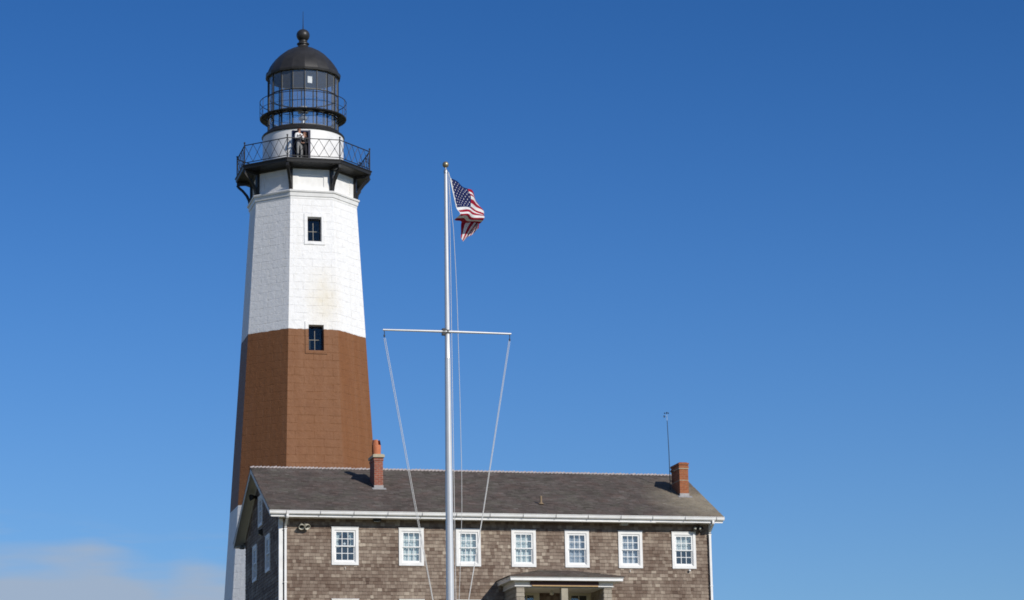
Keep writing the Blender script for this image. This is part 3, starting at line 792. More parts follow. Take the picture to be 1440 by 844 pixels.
# soffits, fascia, rakes
e = MB()
e.box(-OL + .03, W + OR_ - .03, -OV + .0, -OV + .025, 5.255, EZ - .06)      # front fascia
e.box(-.06, W + .03, -OV + .025, 0, 5.255, 5.275)                          # front soffit
e.box(6.4, 14.2, -OV - .012, -OV + .03, 5.236, 5.252)       # bed mould
e.build('fascia', M['white_trim'], house)
k = MB()
for sgn, xo, xi in ((-1, -OL, -.035), (1, W + OR_, W + .035)):
    x0, x1 = (xo, xi) if sgn < 0 else (xi, xo)
    # sloping soffits below the rake overhang
    for ya, yb_, f in ((-OV + .03, RY, 1), (RY, D + OV - .02, -1)):
        za, zb = roofz(ya) - .075, roofz(yb_) - .075
        p = [(x0, ya, za), (x0, yb_, zb), (x0, yb_, zb - .04), (x0, ya, za - .04)]
        k.prism(p, (x1 - x0, 0, 0))
        xa, xb = (xo + .005, xo + .03) if sgn < 0 else (xo - .03, xo - .005)
        k.prism([(xa, ya, za - .042), (xa, yb_, zb - .042), (xa, yb_, zb - .16), (xa, ya, za - .16)], (xb - xa, 0, 0))
        xa, xb = (-.06, -.025) if sgn < 0 else (W + .025, W + .06)
        k.prism([(xa, ya + .4 * (f > 0), roofz(ya + .4 * (f > 0)) - .118), (xa, yb_ - .4 * (f < 0), roofz(yb_ - .4 * (f < 0)) - .118), (xa, yb_ - .4 * (f < 0), roofz(yb_ - .4 * (f < 0)) - .26), (xa, ya + .4 * (f > 0), roofz(ya + .4 * (f > 0)) - .26)], (xb - xa, 0, 0))
k.box(-OL + .03, W + OR_ - .03, D + OV - .03, D + OV - .005, BZ - .2, BZ - .06)
k.box(-OL + .03, W + OR_ - .03, D + .03, D + OV - .032, BZ - .22, BZ - .20)
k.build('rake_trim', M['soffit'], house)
# gutter: a moulded trough with seams
gt = MB(); gx0, gx1 = -OL - .03, W + OR_ + .02
prof = [(-OV - .004, 5.475), (-OV - .004, 5.36), (-OV - .03, 5.345), (-OV - .075, 5.35), (-OV - .095, 5.385), (-OV - .10, 5.44), (-OV - .115, 5.462), (-OV - .115, 5.478), (-OV - .10, 5.48), (-OV - .09, 5.45), (-OV - .03, 5.40), (-OV - .02, 5.475)]
gt.prism([(gx0, y, z) for y, z in prof], (gx1 - gx0, 0, 0))
gt.mi = 1; x = gx0 + .62
while x < gx1 - .3:
    gt.box(x - .009, x + .009, -OV - .119, -OV - .06, 5.342, 5.4805); x += 1.27 + rng.uniform(-.04, .04)
gt.build('gutter', [M['white_trim'], M['lead']], house)
for xd, xg in ((.20, .20), (W - .04, W - .04)):
    dn = MB(); w_ = .042
    pts = [(xg, -OV - .05, 5.35), (xg, -OV - .05, 5.24), (xd, -.085, 4.98), (xd, -.085, 4.90)]
    for p, q in zip(pts[:-1], pts[1:]): dn.beam(p, q, .082, .066, (0, 1, .01))
    dn.beam((xd, -.085, 4.93), (xd, -.085, .15), .082, .066, (0, 1, 0)); dn.beam((xd, -.085, .17), (xd, -.30, .06), .082, .066)
    for z in (4.85, 2.9, 1.2): dn.box(xd - .06, xd + .06, -.125, -.0, z, z + .025)
    dn.build('downspout', M['white_trim'], house)
# chimneys
def chimney(x0, x1, y0, y1, ztop, brick, cap):
    zb = roofz(y0) - .3
    m = MB(); m.box(x0, x1, y0, y1, zb, ztop)
    m.box(x0 - .02, x1 + .02, y0 - .02, y1 + .02, ztop - .13, ztop - .04)
    ch = m.build('chimney', brick, house, origin=None)
    f = MB()
    za = roofz(y0)
    f.box(x0 - .012, x1 + .012, y0 - .014, y0 + .1, za - .05, za + .13)
    f.prism([(x0 - .10, y0 - .16, roofz(y0 - .16) + .022), (x1 + .10, y0 - .16, roofz(y0 - .16) + .022), (x1 + .10, y0, za + .022), (x0 - .10, y0, za + .022)], (0, 0, .012))
    f.build('flashing', M['lead'], ch)
    c_ = MB()
    if cap == 'mortar':
        c_.box(x0 - .055, x1 + .055, y0 - .055, y1 + .055, ztop, ztop + .10); c_.box(x0 - .02, x1 + .02, y0 - .02, y1 + .02, ztop + .10, ztop + .125)
        c_.build('chimney_cap', M['concrete'], ch)
    else:
        c_.box(x0 - .03, x1 + .03, y0 - .03, y1 + .03, ztop, ztop + .075); c_.box(x0 + .03, x1 - .03, y0 + .03, y1 - .03, ztop + .075, ztop + .10)
        c_.build('chimney_cap', M['brick_orange'], ch)
        bnd = MB()
        bnd.box(x0 - .024, x1 + .024, y0 - .024, y1 + .024, ztop - .165, ztop - .135); bnd.box(x0 - .006, x1 + .006, y0 - .006, y1 + .006, ztop - .62, ztop - .60)
        bnd.build('mortar_band', M['concrete'], ch)
    return ch
ch1 = chimney(3.95, 4.285, 2.15, 3.05, 7.93, M['brick_red'], 'mortar')
ch2 = chimney(15.945, 16.30, 1.84, 2.90, 7.84, M['brick_orange'], 'brick')
# terracotta pot with an opening cut in its left side and a broken top
pt = MB(); pc = Vector((4.12, 2.60, 0))
pprof = [(.150, 8.04), (.165, 8.12), (.178, 8.30), (.172, 8.46), (.150, 8.60), (.135, 8.66), (.112, 8.66), (.125, 8.58), (.148, 8.46), (.152, 8.30), (.14, 8.12), (.12, 8.04)]
def pskip(k, j):
    a = (j + .5) * 15; side = 235 < a < 300                    # left, towards -X
    topcut = 20 < a < 75 and k in (3, 4, 5, 6, 7)
    return (side and k in (1, 2, 8, 9, 10)) or topcut
pt.lathe(pprof, pc, 24, 0, skip=pskip, close=True); pt.build('chimney_pot', M['terracotta'], ch1, smooth=50)
# vent pipe on the roof
vp = MB(); vp.tube([(10.03, .56, 5.9), (10.03, .56, 6.33)], .045, 12); vp.lathe([(.12, roofz(.56) + .02), (.06, roofz(.56) + .08)], (10.03, .56, 0), 12); vp.build('vent_pipe', M['pvc'], house, smooth=40)

# porch --------------------------------------------------------------
PO = thing
pm = MB()                                            # cornice: fascia boards on three sides with a lighter bed mould
PX0, PX1, PY = 8.12, 12.43, -2.10
def ringbox(mb, x0, x1, y, z0, z1, th=.05):
    mb.box(x0, x1, y, y + th, z0, z1); mb.box(x0, x0 + th, y + th, -.02, z0, z1); mb.box(x1 - th, x1, y + th, -.02, z0, z1)
ringbox(pm, PX0, PX1, PY, 2.945, 2.995); ringbox(pm, PX0 + .025, PX1 - .025, PY + .025, 2.885, 2.945); ringbox(pm, PX0 + .03, PX1 - .03, PY + .015, 2.84, 2.885)
porch = pm.build('porch', M['white_trim'], house)
ps = MB(); ps.box(PX0 + .05, PX1 - .05, PY + .10, -.02, 2.838, 2.844)        # soffit
ringbox(ps, 8.36, 12.08, -1.84, 2.66, 2.838, .06)                          # frieze
ps.box(8.42, 12.02, -1.82, -.02, 2.60, 2.615)                              # ceiling
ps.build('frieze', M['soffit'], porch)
pb = MB(); pb.box(8.34, 12.10, -1.895, -1.80, 2.638, 2.66); pb.box(8.34, 8.42, -1.80, -.02, 2.635, 2.659); pb.box(12.02, 12.10, -1.80, -.02, 2.635, 2.659); pb.build('bed_moulding', M['white_trim'], porch)
pr = MB()                                            # low hipped roof against the wall
e0, e1, e2, e3 = (PX0 - .02, -.02, 3.02), (PX0 - .02, PY - .02, 3.0), (PX1 + .02, PY - .02, 3.0), (PX1 + .02, -.02, 3.02)
r0, r1 = (9.80, -.02, 3.45), (11.00, -.02, 3.45)
pr.tone = .45
dn_ = Vector((0, 0, -.03))
pr.quad(e1, e2, r1, r0); pr.face([pr.P(e0), pr.P(e1), pr.P(r0)]); pr.face([pr.P(e2), pr.P(e3), pr.P(r1)])
for a, b in ((e0, e1), (e1, e2), (e2, e3)): pr.quad(Vector(a) + dn_, Vector(b) + dn_, b, a)
# shingle courses on the hip
def course(A, B, Rt0, Rt1, n):
    A, B, Rt0, Rt1 = map(Vector, (A, B, Rt0, Rt1)); nn = (B - A).cross(Rt0 - A).normalized()
    if nn.z < 0: nn = -nn
    for i in range(n):
        f0, f1 = i / n, (i + 1.06) / n
        p0, p1, q0, q1 = A.lerp(Rt0, f0), B.lerp(Rt1, f0), A.lerp(Rt0, min(1, f1)), B.lerp(Rt1, min(1, f1))
        m_ = max(1, int((p1 - p0).length / .22))
        for k2 in range(m_):
            g0, g1 = k2 / m_, (k2 + .98) / m_; pr.tone = rng.gauss(.42, .15); th = .016 * rng.uniform(.7, 1.4)
            a = p0.lerp(p1, g0) + nn * th; b = p0.lerp(p1, g1) + nn * th; c_ = q0.lerp(q1, g1) + nn * .004; d_ = q0.lerp(q1, g0) + nn * .004
            pr.quad(a, b, c_, d_); pr.quad(p0.lerp(p1, g0), p0.lerp(p1, g1), b, a)
course(e1, e2, r0, r1, 15); course(e0, e1, r0, r0, 13); course(e2, e3, r1, r1, 13)
pr.build('porch_roof', M['roof'], porch)
# shingled end walls and posts of the porch
def post(x0, x1, y0, y1, mt, nm, exp_=.155):
    m = MB(); m.box(x0 + .02, x1 - .02, y0 + .02, y1, .1, 2.635)
    for fr_, wd in (((Vector((x0 + .02, y0 + .02, 0)), X_, -Y_, Z_), x1 - x0 - .04), ((Vector((x0 + .02, y1, 0)), -Y_, -X_, Z_), y1 - y0 - .02), ((Vector((x1 - .02, y0 + .02, 0)), Y_, X_, Z_), y1 - y0 - .02)):
        shingles(m, fr_, wd, lambda u: 2.63, [], z0=.1, expo=exp_, wmin=.12, wmax=.34)
    return m.build(nm, mt, porch)
post(8.40, 8.725, -1.84, -.02, M['cedar_pale'], 'end_wall')
post(11.715, 12.04, -1.84, -.02, M['cedar_pale'], 'end_wall')
mp_ = MB(); mp_.box(10.11, 10.357, -1.85, -1.62, .35, 2.63); mp_.box(10.08, 10.387, -1.88, -1.59, .35, .55); mp_.build('post', M['postwood'], porch)
pf = MB(); pf.box(8.30, 12.14, -1.98, -.02, .05, .35); pf.box(9.0, 11.5, -2.35, -1.98, -.05, .18); pf.build('porch_floor', M['postwood'], porch)
pl = MB(); pl.tube([(9.98, -.95, 2.60), (9.98, -.95, 2.55)], .035, 10); pl.sphere((9.98, -.95, 2.49), (.085, .085, .07), 12, 8); pl.build('porch_lamp', M['lens'], porch, smooth=60)
for (x0, x1, z0, z1) in DOORS:
    m = MB(); t_ = .10
    m.box(x0, x0 + t_, -.06, -.019, z0, z1); m.box(x1 - t_, x1, -.06, -.019, z0, z1); m.box(x0 + t_, x1 - t_, -.06, -.019, z1 - t_, z1)
    a, b, zt = x0 + t_, x1 - t_, z1 - t_
    # leaf with four lights above two panels
    sw = .115; g0 = 1.55; g1 = zt - .10
    m.box(a, a + sw, -.048, -.019, z0, zt); m.box(b - sw, b, -.048, -.019, z0, zt)
    m.box(a + sw, b - sw, -.048, -.019, g1, zt); m.box(a + sw, b - sw, -.048, -.019, g0 - .12, g0); m.box(a + sw, b - sw, -.040, -.019, z0, g0 - .12)
    dr_ = m.build('door', M['cream'], house)
    p = MB(); p.box(a + sw, b - sw, -.034, -.028, g0, g1); p.build('pane', M['glass'], dr_)
    p = MB(); p.box(a + sw - .02, b - sw + .02, -.026, -.020, g0 - .02, g1 + .02); p.build('dark_backing', M['dark'], dr_)
    p = MB(); xm = (a + b) / 2
    p.box(xm - .014, xm + .014, -.046, -.026, g0, g1); p.box(a + sw, b - sw, -.045, -.027, (g0 + g1) / 2 - .012, (g0 + g1) / 2 + .012); p.build('glazing_bar', M['cream'], dr_)
    p = MB(); p.sphere((b - .055, -.085, 1.35), .035, 10, 8); p.tube([(b - .055, -.045, 1.35), (b - .055, -.08, 1.35)], .014, 8); p.build('handle', M['gold'], dr_)

# ================================================================== things fixed to the house
sg = thing('sign_board', 'long dark red sign board with gilt lower edge across the porch front', 'sign', (10.23, -1.95, 2.7))
m = MB(); bx = [8.93, 11.53]
m.prism([(8.93, -1.845, 2.715), (8.99, -1.845, 2.675), (11.47, -1.845, 2.675), (11.53, -1.845, 2.715), (11.53, -1.845, 2.80), (11.47, -1.845, 2.845), (8.99, -1.845, 2.845), (8.93, -1.845, 2.80)], (0, -.045, 0)); m.build('board', M['sign'], sg)
m = MB(); m.box(8.99, 11.50, -1.945, -1.846, 2.646, 2.673); m.build('gilt_moulding', M['signtrim'], sg)

def floodlights(loc, out, side, label, mt_body, mt_in, scale=1.0, tilt=-.25, spread=.32):
    o = thing('twin_floodlight', label, 'floodlight', loc, 'twin floodlights on the house')
    loc = Vector(loc); out = Vector(out); side = Vector(side); Z = Vector((0, 0, 1))
    b = MB(); b.lathe([(.0, -.0), (.06, .0), (.06, .03), (.0, .03)], (0, 0, 0), 14)
    for q in range(len(b.v)): v = b.v[q]; b.v[q] = loc + side * v.x + out * v.z + Z * v.y
    b.build('wall_plate', mt_body, o)
    for s_ in (-1, 1):
        d = (out + side * (s_ * spread + .22) + Z * tilt).normalized()
        c0 = loc + out * .10 + side * s_ * .075 * scale + Z * .02
        a = d.cross(Z).normalized(); up = a.cross(d)
        h = MB(); pr_ = [(.030, -.10), (.045, -.06), (.050, .0), (.075, .05), (.105, .12), (.112, .17), (.10, .17), (.07, .07), (.02, .02), (.0, .02)]
        h.lathe([(r * scale, z * scale) for r, z in pr_], (0, 0, 0), 18)
        h.tube([(0, 0, -.09 * scale), (0, 0, -.1 * scale)], .03 * scale, 10)
        for q in range(len(h.v)): v = h.v[q]; h.v[q] = c0 + a * v.x + up * v.y + d * v.z
        hd = h.build('lamp_head', mt_body, o, smooth=45)
        l_ = MB(); l_.sphere((0, 0, .085 * scale), (.07 * scale, .07 * scale, .06 * scale), 12, 8)
        for q in range(len(l_.v)): v = l_.v[q]; l_.v[q] = c0 + a * v.x + up * v.y + d * v.z
        l_.build('bulb', mt_in, hd, smooth=60)
        ar = MB(); ar.tube([loc + out * .02, loc + out * .05 + side * s_ * .04, c0 - d * .08 * scale], .014, 8); ar.build('arm', mt_body, o)
    return o
floodlights((.86, -.02, 4.99), (0, -1, 0), (1, 0, 0), 'pale twin floodlight on the front wall beside the left downspout', M['fixture_white'], M['fixture'], 1.0, -.85)
floodlights((15.93, -.02, 5.10), (0, -1, 0), (1, 0, 0), 'twin floodlight with bright bulbs tucked under the eave at the right corner', M['fixture'], M['lens'], .95, -.45)
floodlights((-.03, 5.55, 6.80), (-1, 0, 0), (0, -1, 0), 'dark twin floodlight high under the left gable peak', M['fixture'], M['fixture'], 1.0, -.2)
for x, lab in ((3.57, 'small dark box light under the front eave above the leftmost upper window'), (13.03, 'small pale box light under the front eave above the sixth upper window')):
    o = thing('eave_light', lab, 'light', (x, -.25, 5.255), 'box lights under the front eave')
    m = MB(); m.prism([(x - .14, -.36, 5.254), (x - .14, -.14, 5.254), (x - .14, -.16, 5.15), (x - .14, -.33, 5.17)], (.28, 0, 0)); m.build('housing', M['fixture'] if x < 5 else M['fixture_white'], o)
    m = MB(); m.box(x - .11, x + .11, -.31, -.18, 5.142, 5.150); m.build('lens', M['lens'], o)
o = thing('wall_light', 'dark wedge shaped wall light between the gable end windows', 'light', (-.03, 4.15, 5.28))
m = MB(); m.prism([(-.03, 4.05, 5.40), (-.20, 4.05, 5.34), (-.17, 4.05, 5.20), (-.03, 4.05, 5.14)], (0, .2, 0)); m.build('housing', M['fixture'], o)
m = MB(); m.prism([(-.05, 4.08, 5.155), (-.16, 4.08, 5.20), (-.155, 4.08, 5.19), (-.05, 4.08, 5.145)], (0, .14, 0)); m.build('lens', M['lens'], o)
o = thing('corner_lamp', 'small dark lamp under the eave at the rear gable corner', 'light', (-.15, 8.85, 5.2))
m = MB(); m.lathe([(.0, 5.27), (.05, 5.27), (.06, 5.2), (.09, 5.20), (.10, 5.14), (.0, 5.14)], (-.13, 8.74, .06), 14); m.build('lamp_head', M['fixture'], o, smooth=40)
m = MB(); m.tube([(-.13, 8.74, 5.20), (-.13, 8.74, 5.18)], .07, 12); m.build('lens', M['lens'], o)

# weather mast strapped to the right chimney
wmst = thing('weather_mast', 'thin weather mast with wind cups strapped beside the right chimney', 'weather mast', (15.79, 2.6, 7.3))
m = MB(); m.tube([(15.79, 2.6, roofz(2.6)), (15.78, 2.6, 8.4), (15.745, 2.6, 9.70)], [.017, .015, .012], 8); m.build('pole', M['fixture'], wmst)
m = MB(); m.tube([(15.745, 2.6, 9.70), (15.735, 2.6, 9.98)], .006, 8); m.build('upper_pole', M['rope'], wmst)
m = MB()
for z in (7.68, 7.30): m.beam((15.79, 2.6, z), (15.945, 2.6, z), .03, .03)
m.build('strap', M['fixture'], wmst)
m = MB(); c0 = Vector((15.73, 2.6, 10.0)); m.tube([c0 - Z_ * .05, c0 + Z_ * .03], .012, 8)
for kk in range(3):
    a = R_(20 + 120 * kk); q = c0 + Vector((math.cos(a), math.sin(a), 0)) * .085; m.tube([c0, q], .006, 6); m.sphere(q, .026, 8, 6)
m.build('wind_cups', M['black_iron'], wmst)
m = MB(); q = Vector((15.63, 2.6, 9.86)); m.tube([Vector((15.74, 2.6, 9.84)), q], .006, 6); m.tube([q - Z_ * .05, q + Z_ * .05], [.012, .012], 6); m.box(15.605, 15.645, 2.595, 2.605, 9.83, 9.90); m.build('vane', M['black_iron'], wmst)

# ================================================================== FLAGPOLE
FX, FY = 3.0, -15.0
fz = gz(FX, FY)
fp = thing('flagpole', 'tall white flagpole with a crossing yard and gold ball on top', 'flagpole', (FX, FY, fz))
m = MB(); m.tube([(FX - .003, FY, fz - .1), (FX, FY, .7), (FX + .008, FY, 5.3), (FX + .013, FY, 8.38)], [.135, .126, .110, .093], 24); m.build('lower_mast', M['mast'], fp, smooth=40)
m = MB(); m.tube([(FX + .013, FY, 8.38), (FX + .014, FY, 8.40), (FX + .014, FY, 9.27), (FX + .025, FY, 14.50)], [.093, .086, .082, .056], 24); m.build('upper_mast', M['mast'], fp, smooth=40)
m = MB(); m.lathe([(.056, 14.46), (.066, 14.47), (.066, 14.56), (.035, 14.60), (.022, 14.63), (.022, 14.67)], (FX + .025, FY, 0), 16); m.build('truck', M['metal'], fp, smooth=40)
m = MB(); m.sphere((FX + .026, FY, 14.755), .104, 24, 16); m.build('ball', M['gold'], fp, smooth=60)
m = MB(); yz = 9.245
m.tube([(.915, FY - .05, yz - .005), (2.0, FY - .05, yz), (FX, FY - .05, yz + .002), (4.0, FY - .05, yz), (5.09, FY - .05, yz - .005)], [.030, .036, .042, .036, .030], 14); m.build('yard', M['mast'], fp, smooth=40)
m = MB(); m.box(FX - .16, FX - .06, FY - .09, FY + .07, yz - .11, yz + .10); m.lathe([(.094, yz - .06), (.094, yz + .06)], (FX + .014, FY, 0), 20); m.build('yard_bracket', M['fixture'], fp)
m = MB(); m.box(FX - .16, FX - .12, FY - .10, FY + .04, .25, .42); m.box(FX + .12, FX + .16, FY - .10, FY + .04, .25, .42); m.box(FX - .22, FX + .22, FY - .12, FY + .02, .30, .34); m.build('cleat', M['metal'], fp)
def rope(name, pts, r=.0085):
    m = MB(); m.tube(pts, r, 6); return m.build(name, M['rope'], fp, smooth=60)
ry = FY - .05
for dx in (-.020, .026):
    rope('halyard', [(.965 + dx, ry, 8.98), (1.955 + dx * .9, ry, 3.37), (2.43 + dx * .4, ry - .02, .72), (2.80, ry - .04, .34)])
for dx in (-.018, .020):
    rope('halyard', [(5.030 + dx, ry, 9.02), (4.069 + dx * .5, ry, 3.40), (3.575 + dx * .2, ry, .725), (3.20, ry - .04, .34)])
for x in (.958, 5.035):
    m = MB(); m.tube([(x, ry, yz - .03), (x + .01, ry, yz - .10), (x + .004, ry, yz - .16)], .012, 6); m.sphere((x + .004, ry, yz - .20), (.028, .02, .05), 10, 8); m.build('pulley_block', M['fixture'], fp)
rope('flag_halyard', [(3.11, ry, 14.50), (3.135, ry, 12.0), (3.140, ry, 9.40), (3.155, ry, 5.0), (3.170, ry, .72), (3.16, ry, .34)])
rope('flag_halyard', [(3.10, ry, 14.50), (3.158, ry + .02, 14.315), (3.245, -15.02, 13.86), (3.347, -15.06, 13.33)], .010)
rope('flag_halyard', [(3.19, ry, 13.2), (3.245, ry, 12.6), (3.30, ry, 11.3), (3.335, ry, 10.2), (3.385, ry, 7.0), (3.408, ry, 4.6), (3.397, ry, 3.49), (3.33, ry, 1.9), (3.269, ry, .72), (3.2, ry, .34)])
rope('flag_halyard', [(3.105, ry, 14.45), (3.13, ry, 14.0), (3.165, ry, 13.5), (3.19, ry, 13.2)])

# flag
FL = [[(3.158, -15.05, 14.315), (3.245, -15.0, 13.859), (3.347, -15.05, 13.331), (3.42, -15.27, 13.067), (3.28, -15.0, 12.94)], [(3.506, -14.8, 14.231), (3.595, -14.75, 13.844), (3.637, -14.8, 13.43), (3.665, -15.02, 13.14), (3.489, -14.75, 12.952)], [(3.869, -14.55, 14.134), (3.923, -14.5, 13.804), (3.929, -14.55, 13.411), (3.91, -14.77, 13.142), (3.758, -14.5, 12.977)], [(4.051, -14.27, 14.084), (4.177, -14.22, 13.768), (4.22, -14.27, 13.447), (4.188, -14.49, 13.176), (4.059, -14.22, 13.047)], [(4.23, -14.05, 13.909), (4.393, -14.0, 13.69), (4.449, -14.05, 13.392), (4.405, -14.27, 13.169), (4.349, -14.0, 13.09)], [(4.392, -13.75, 13.705), (4.488, -13.735, 13.473), (4.458, -13.75, 13.3), (4.25, -13.816, 13.203), (3.889, -13.735, 13.279)], [(4.322, -13.9, 12.946), (4.156, -13.885, 12.776), (3.961, -13.9, 12.645), (3.789, -13.966, 12.479), (3.727, -13.885, 12.651)]]
SU = [0, .2, .4, .55, .7, .85, 1.0]; TV = [0, .27, 7 / 13., .78, 1.0]
def hermite(xs, ps, x):
    n = len(xs); i = max(0, min(n - 2, next((k for k in range(n - 1) if x <= xs[k + 1]), n - 2)))
    h = xs[i + 1] - xs[i]; t = (x - xs[i]) / h
    def tan(k):
        if k == 0: return (ps[1] - ps[0]) / (xs[1] - xs[0])
        if k == n - 1: return (ps[-1] - ps[-2]) / (xs[-1] - xs[-2])
        return (ps[k + 1] - ps[k - 1]) / (xs[k + 1] - xs[k - 1])
    return ps[i] * (2 * t**3 - 3 * t**2 + 1) + tan(i) * h * (t**3 - 2 * t**2 + t) + ps[i + 1] * (-2 * t**3 + 3 * t**2) + tan(i + 1) * h * (t**3 - t**2)
NU, NV = 72, 52
m = MB(); rows = [[Vector(p) for p in r] for r in FL]
grid = []
for i in range(NU + 1):
    u = i / NU; colp = [hermite(SU, [rows[a][b] for a in range(7)], u) for b in range(5)]
    line = []
    for j in range(NV + 1):
        v = j / NV; p = hermite(TV, colp, v)
        p = p + Vector((.25, -1, .1)) * (.075 * math.sin(u * 15 + v * 5) * min(1, u * 4)) + Vector((.1, -.6, .3)) * (.045 * math.sin(v * 17 - u * 6) * min(1, u * 3))
        line.append(m.P(p))
    grid.append(line)
for i in range(NU):
    for j in range(NV):
        uv = [(i / NU, j / NV), ((i + 1) / NU, j / NV), ((i + 1) / NU, (j + 1) / NV), (i / NU, (j + 1) / NV)]
        m.face([grid[i][j], grid[i + 1][j], grid[i + 1][j + 1], grid[i][j + 1]], uv)
fo = m.build('flag', M['flag'], None, origin=(3.158, -15.05, 14.315), smooth=180)
tag(fo, 'red white and blue flag with stars and stripes drooping from the flagpole', 'flag')

# ================================================================== PEOPLE on the gallery
def skin_body(joints, bones, mats_of, mats):
    """joints: name -> (pos, radius); bones: list of (a, b, material index); one continuous skinned surface"""
    names = list(joints); ix = {n: i for i, n in enumerate(names)}
    me = bpy.data.meshes.new('body'); me.from_pydata([joints[n][0] for n in names], [(ix[a], ix[b]) for a, b, _ in bones], [])
    ob = bpy.data.objects.new('body', me); COL.objects.link(ob)
    sk = ob.modifiers.new('skin', 'SKIN'); sk.use_smooth_shade = True; sk.branch_smoothing = .4
    for i, n in enumerate(names):
        r = joints[n][1]; r = r if isinstance(r, tuple) else (r, r)
        me.skin_vertices[0].data[i].radius = r
        me.skin_vertices[0].data[i].use_root = (n == 'pelvis')
    sb = ob.modifiers.new('sub', 'SUBSURF'); sb.levels = 2; sb.render_levels = 2
    dg = bpy.context.evaluated_depsgraph_get(); dg.update()
    nm = bpy.data.meshes.new_from_object(ob.evaluated_get(dg))
    bpy.data.objects.remove(ob)
    for mm in mats: nm.materials.append(mm)
    B = [(Vector(joints[a][0]), Vector(joints[b][0]), k) for a, b, k in bones]
    for p in nm.polygons:
        c = p.center; best = None
        for a, b, k in B:
            d = b - a; t = max(0, min(1, (c - a).dot(d) / max(1e-9, d.dot(d)))); dist = (c - a - d * t).length
            if best is None or dist < best[0]: best = (dist, k)
        p.material_index = best[1]; p.use_smooth = True
    return nm
def person(label, loc, face, H, cloth, pose, extra):
    """face: heading angle (from -Y); pose: joint overrides in the body's own frame (x right, y back, z up)"""
    s_ = H / 1.78
    J = {'pelvis': ((0, 0, .95), (.155, .11)), 'waist': ((0, 0, 1.12), (.145, .10)), 'chest': ((0, .01, 1.32), (.17, .115)), 'upper': ((0, .01, 1.43), (.13, .09)),
         'neck': ((0, 0, 1.52), .055), 'jaw': ((0, -.02, 1.60), (.062, .07)), 'head': ((0, -.005, 1.69), (.078, .098)), 'crown': ((0, .01, 1.755), (.05, .065)), 'nose': ((0, -.112, 1.655), .016),
         'hip_r': ((.095, 0, .90), .085), 'knee_r': ((.10, -.02, .50), .058), 'ankle_r': ((.10, .02, .09), .040), 'toe_r': ((.115, -.15, .035), (.042, .03)),
         'hip_l': ((-.095, 0, .90), .085), 'knee_l': ((-.10, -.02, .50), .058), 'ankle_l': ((-.10, .02, .09), .040), 'toe_l': ((-.115, -.15, .035), (.042, .03)),
         'sh_r': ((.19, .01, 1.42), .062), 'el_r': ((.25, .03, 1.14), .045), 'wr_r': ((.25, -.10, .92), .030), 'pa_r': ((.245, -.14, .85), (.036, .018)),
         'sh_l': ((-.19, .01, 1.42), .062), 'el_l': ((-.25, .03, 1.14), .045), 'wr_l': ((-.25, -.10, .92), .030), 'pa_l': ((-.245, -.14, .85), (.036, .018))}
    for k_, v_ in pose.items(): J[k_] = (v_, J[k_][1])
    J = {n: (tuple(q * s_ for q in p), (tuple(q * s_ for q in r) if isinstance(r, tuple) else r * s_)) for n, (p, r) in J.items()}
    SK, TOP, SLV, LEG, SHOE = 0, 1, 2, 3, 4
    bones = [('pelvis', 'waist', TOP), ('waist', 'chest', TOP), ('chest', 'upper', TOP), ('upper', 'neck', SK), ('neck', 'jaw', SK), ('jaw', 'head', SK), ('head', 'crown', SK), ('head', 'nose', SK)]
    for q in 'rl':
        bones += [('pelvis', 'hip_' + q, LEG), ('hip_' + q, 'knee_' + q, LEG), ('knee_' + q, 'ankle_' + q, LEG), ('ankle_' + q, 'toe_' + q, SHOE),
                  ('upper', 'sh_' + q, SLV), ('sh_' + q, 'el_' + q, SLV), ('el_' + q, 'wr_' + q, SLV), ('wr_' + q, 'pa_' + q, SK)]
    nm = skin_body(J, bones, None, [cloth[x] for x in ('skin', 'top', 'sleeve', 'legs', 'shoes')])
    # five fingers on each hand, rooted in the palm
    fm = MB()
    for q, sgn in (('r', 1), ('l', -1)):
        w, p = Vector(J['wr_' + q][0]), Vector(J['pa_' + q][0]); d = (p - w).normalized(); a = d.cross(Vector((0, 0, 1)))
        a = a.normalized() if a.length > .1 else Vector((1, 0, 0)); n_ = a.cross(d)
        for i, ln_ in enumerate((.070, .080, .074, .058)):
            b0 = p + a * ((i - 1.5) * .019) * s_; k1 = b0 + d * .035 * s_; k2 = k1 + (d * .8 - n_ * .6).normalized() * ln_ * .5 * s_; k3 = k2 + (d * .3 - n_ * .95).normalized() * ln_ * .5 * s_
            fm.tube([b0, k1, k2, k3], [.0095 * s_, .009 * s_, .008 * s_, .006 * s_], 6)
        t0 = w.lerp(p, .5) - a * .02 * s_ * sgn; fm.tube([t0, t0 + (d * .6 - a * sgn * .7) * .04 * s_, t0 + (d * .95 - a * sgn * .6 - n_ * .3) * .065 * s_], [.011 * s_, .010 * s_, .008 * s_], 6)
    import bmesh
    bm = bmesh.new(); bm.from_mesh(nm)
    vs = [bm.verts.new(v) for v in fm.v]
    for f in fm.f:
        ff = bm.faces.new([vs[i] for i in f]); ff.material_index = 0; ff.smooth = True
    bm.to_mesh(nm); bm.free()
    root = thing('person', label, 'person', loc, 'two people in the gallery doorway'); root.rotation_euler = (0, 0, face)
    ob = bpy.data.objects.new('body', nm); COL.objects.link(ob); ob.parent = root
    hd = Vector(J['head'][0])
    def sub(name, mb, mt, smooth=60):
        me_mb = mb; o = MB.build(me_mb, name, mt, None, smooth=smooth); o.parent = root; return o
    ey = MB()
    for sx in (-1, 1): ey.sphere(hd + Vector((sx * .03, -.088, .0)) * s_, .011 * s_, 8, 6)
    sub('eyes', ey, M['dark'])
    mo = MB(); mo.tube([hd + Vector((-.02, -.086, -.072)) * s_, hd + Vector((0, -.093, -.074)) * s_, hd + Vector((.02, -.086, -.072)) * s_], .006 * s_, 6); sub('mouth', mo, M['lips'])
    er = MB()
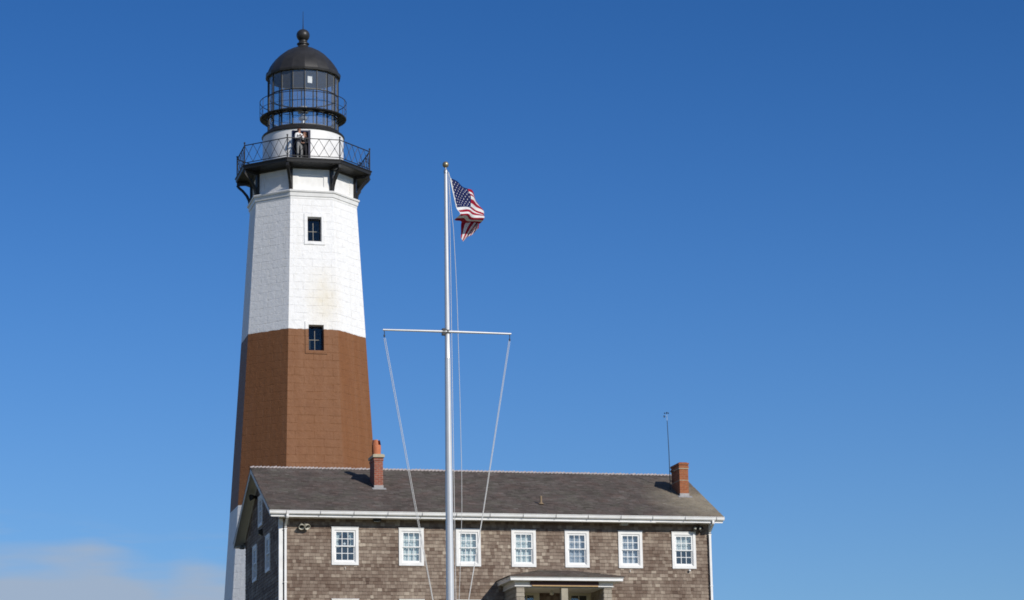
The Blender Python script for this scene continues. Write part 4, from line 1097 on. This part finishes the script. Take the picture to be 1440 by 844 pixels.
    for sx in (-1, 1): er.sphere(hd + Vector((sx * .082, .01, -.02)) * s_, (.012 * s_, .022 * s_, .033 * s_), 8, 6)
    sub('ears', er, cloth['skin'])
    extra(root, sub, hd, s_)
    return root
M['skin'] = weathered('skin', (.46, .25, .17), .55, .08, 20)
M['lips'] = mat('lips', (.32, .10, .085), .5)
M['shirt_white'] = weathered('white_shirt_cloth', (.72, .71, .70), .85, .1, 12)
M['vest'] = weathered('dark_waistcoat_cloth', (.035, .035, .045), .85, .25, 15)
M['trousers'] = weathered('pale_grey_trousers', (.22, .22, .215), .85, .25, 12)
M['black_cloth'] = weathered('black_cloth', (.018, .017, .02), .9, .3, 14)
M['shoes'] = mat('dark_shoes', (.03, .025, .022), .5)
M['hair_brown'] = weathered('auburn_hair', (.13, .045, .022), .6, .3, 25)
def capfn(root, sub, hd, s_):
    c_ = MB(); c_.sphere(hd + Vector((0, .012, .045)) * s_, (.094 * s_, .112 * s_, .068 * s_), 16, 10); c_.sphere(hd + Vector((0, -.11, .035)) * s_, (.068 * s_, .075 * s_, .012 * s_), 14, 6); sub('cap', c_, M['black_cloth'])
    h_ = MB(); h_.sphere(hd + Vector((0, .04, -.02)) * s_, (.084 * s_, .078 * s_, .07 * s_), 14, 8); sub('hair', h_, M['hair_brown'])
def hairfn(root, sub, hd, s_):
    h_ = MB(); h_.sphere(hd + Vector((0, .022, .03)) * s_, (.095 * s_, .108 * s_, .085 * s_), 16, 10); h_.sphere(hd + Vector((0, .06, -.10)) * s_, (.092 * s_, .065 * s_, .14 * s_), 14, 10); sub('hair', h_, M['hair_brown'])
def galp(deg, r): a = CA + R_(deg); return T0 + Vector((math.sin(a) * r, -math.cos(a) * r, 26.49))
person('person in dark cap and waistcoat with white sleeves in the gallery doorway', galp(-5.0, 2.22), CA + R_(38), 1.80,
       dict(skin=M['skin'], top=M['vest'], sleeve=M['shirt_white'], legs=M['trousers'], shoes=M['shoes']),
       {'el_r': (.24, -.04, 1.16), 'wr_r': (.17, -.27, 1.22), 'pa_r': (.13, -.34, 1.26), 'el_l': (-.25, -.03, 1.16), 'wr_l': (-.10, -.25, 1.25), 'pa_l': (-.05, -.32, 1.28), 'knee_r': (.10, -.06, .5)}, capfn)
person('shorter person in black clothes with auburn hair standing in the dark doorway', galp(1.6, 2.02), CA + R_(-25), 1.60,
       dict(skin=M['skin'], top=M['black_cloth'], sleeve=M['black_cloth'], legs=M['black_cloth'], shoes=M['shoes']),
       {'el_r': (.23, -.02, 1.16), 'wr_r': (.10, -.22, 1.10), 'pa_r': (.04, -.27, 1.10), 'el_l': (-.23, -.02, 1.16), 'wr_l': (-.10, -.23, 1.12), 'pa_l': (-.04, -.29, 1.13)}, hairfn)
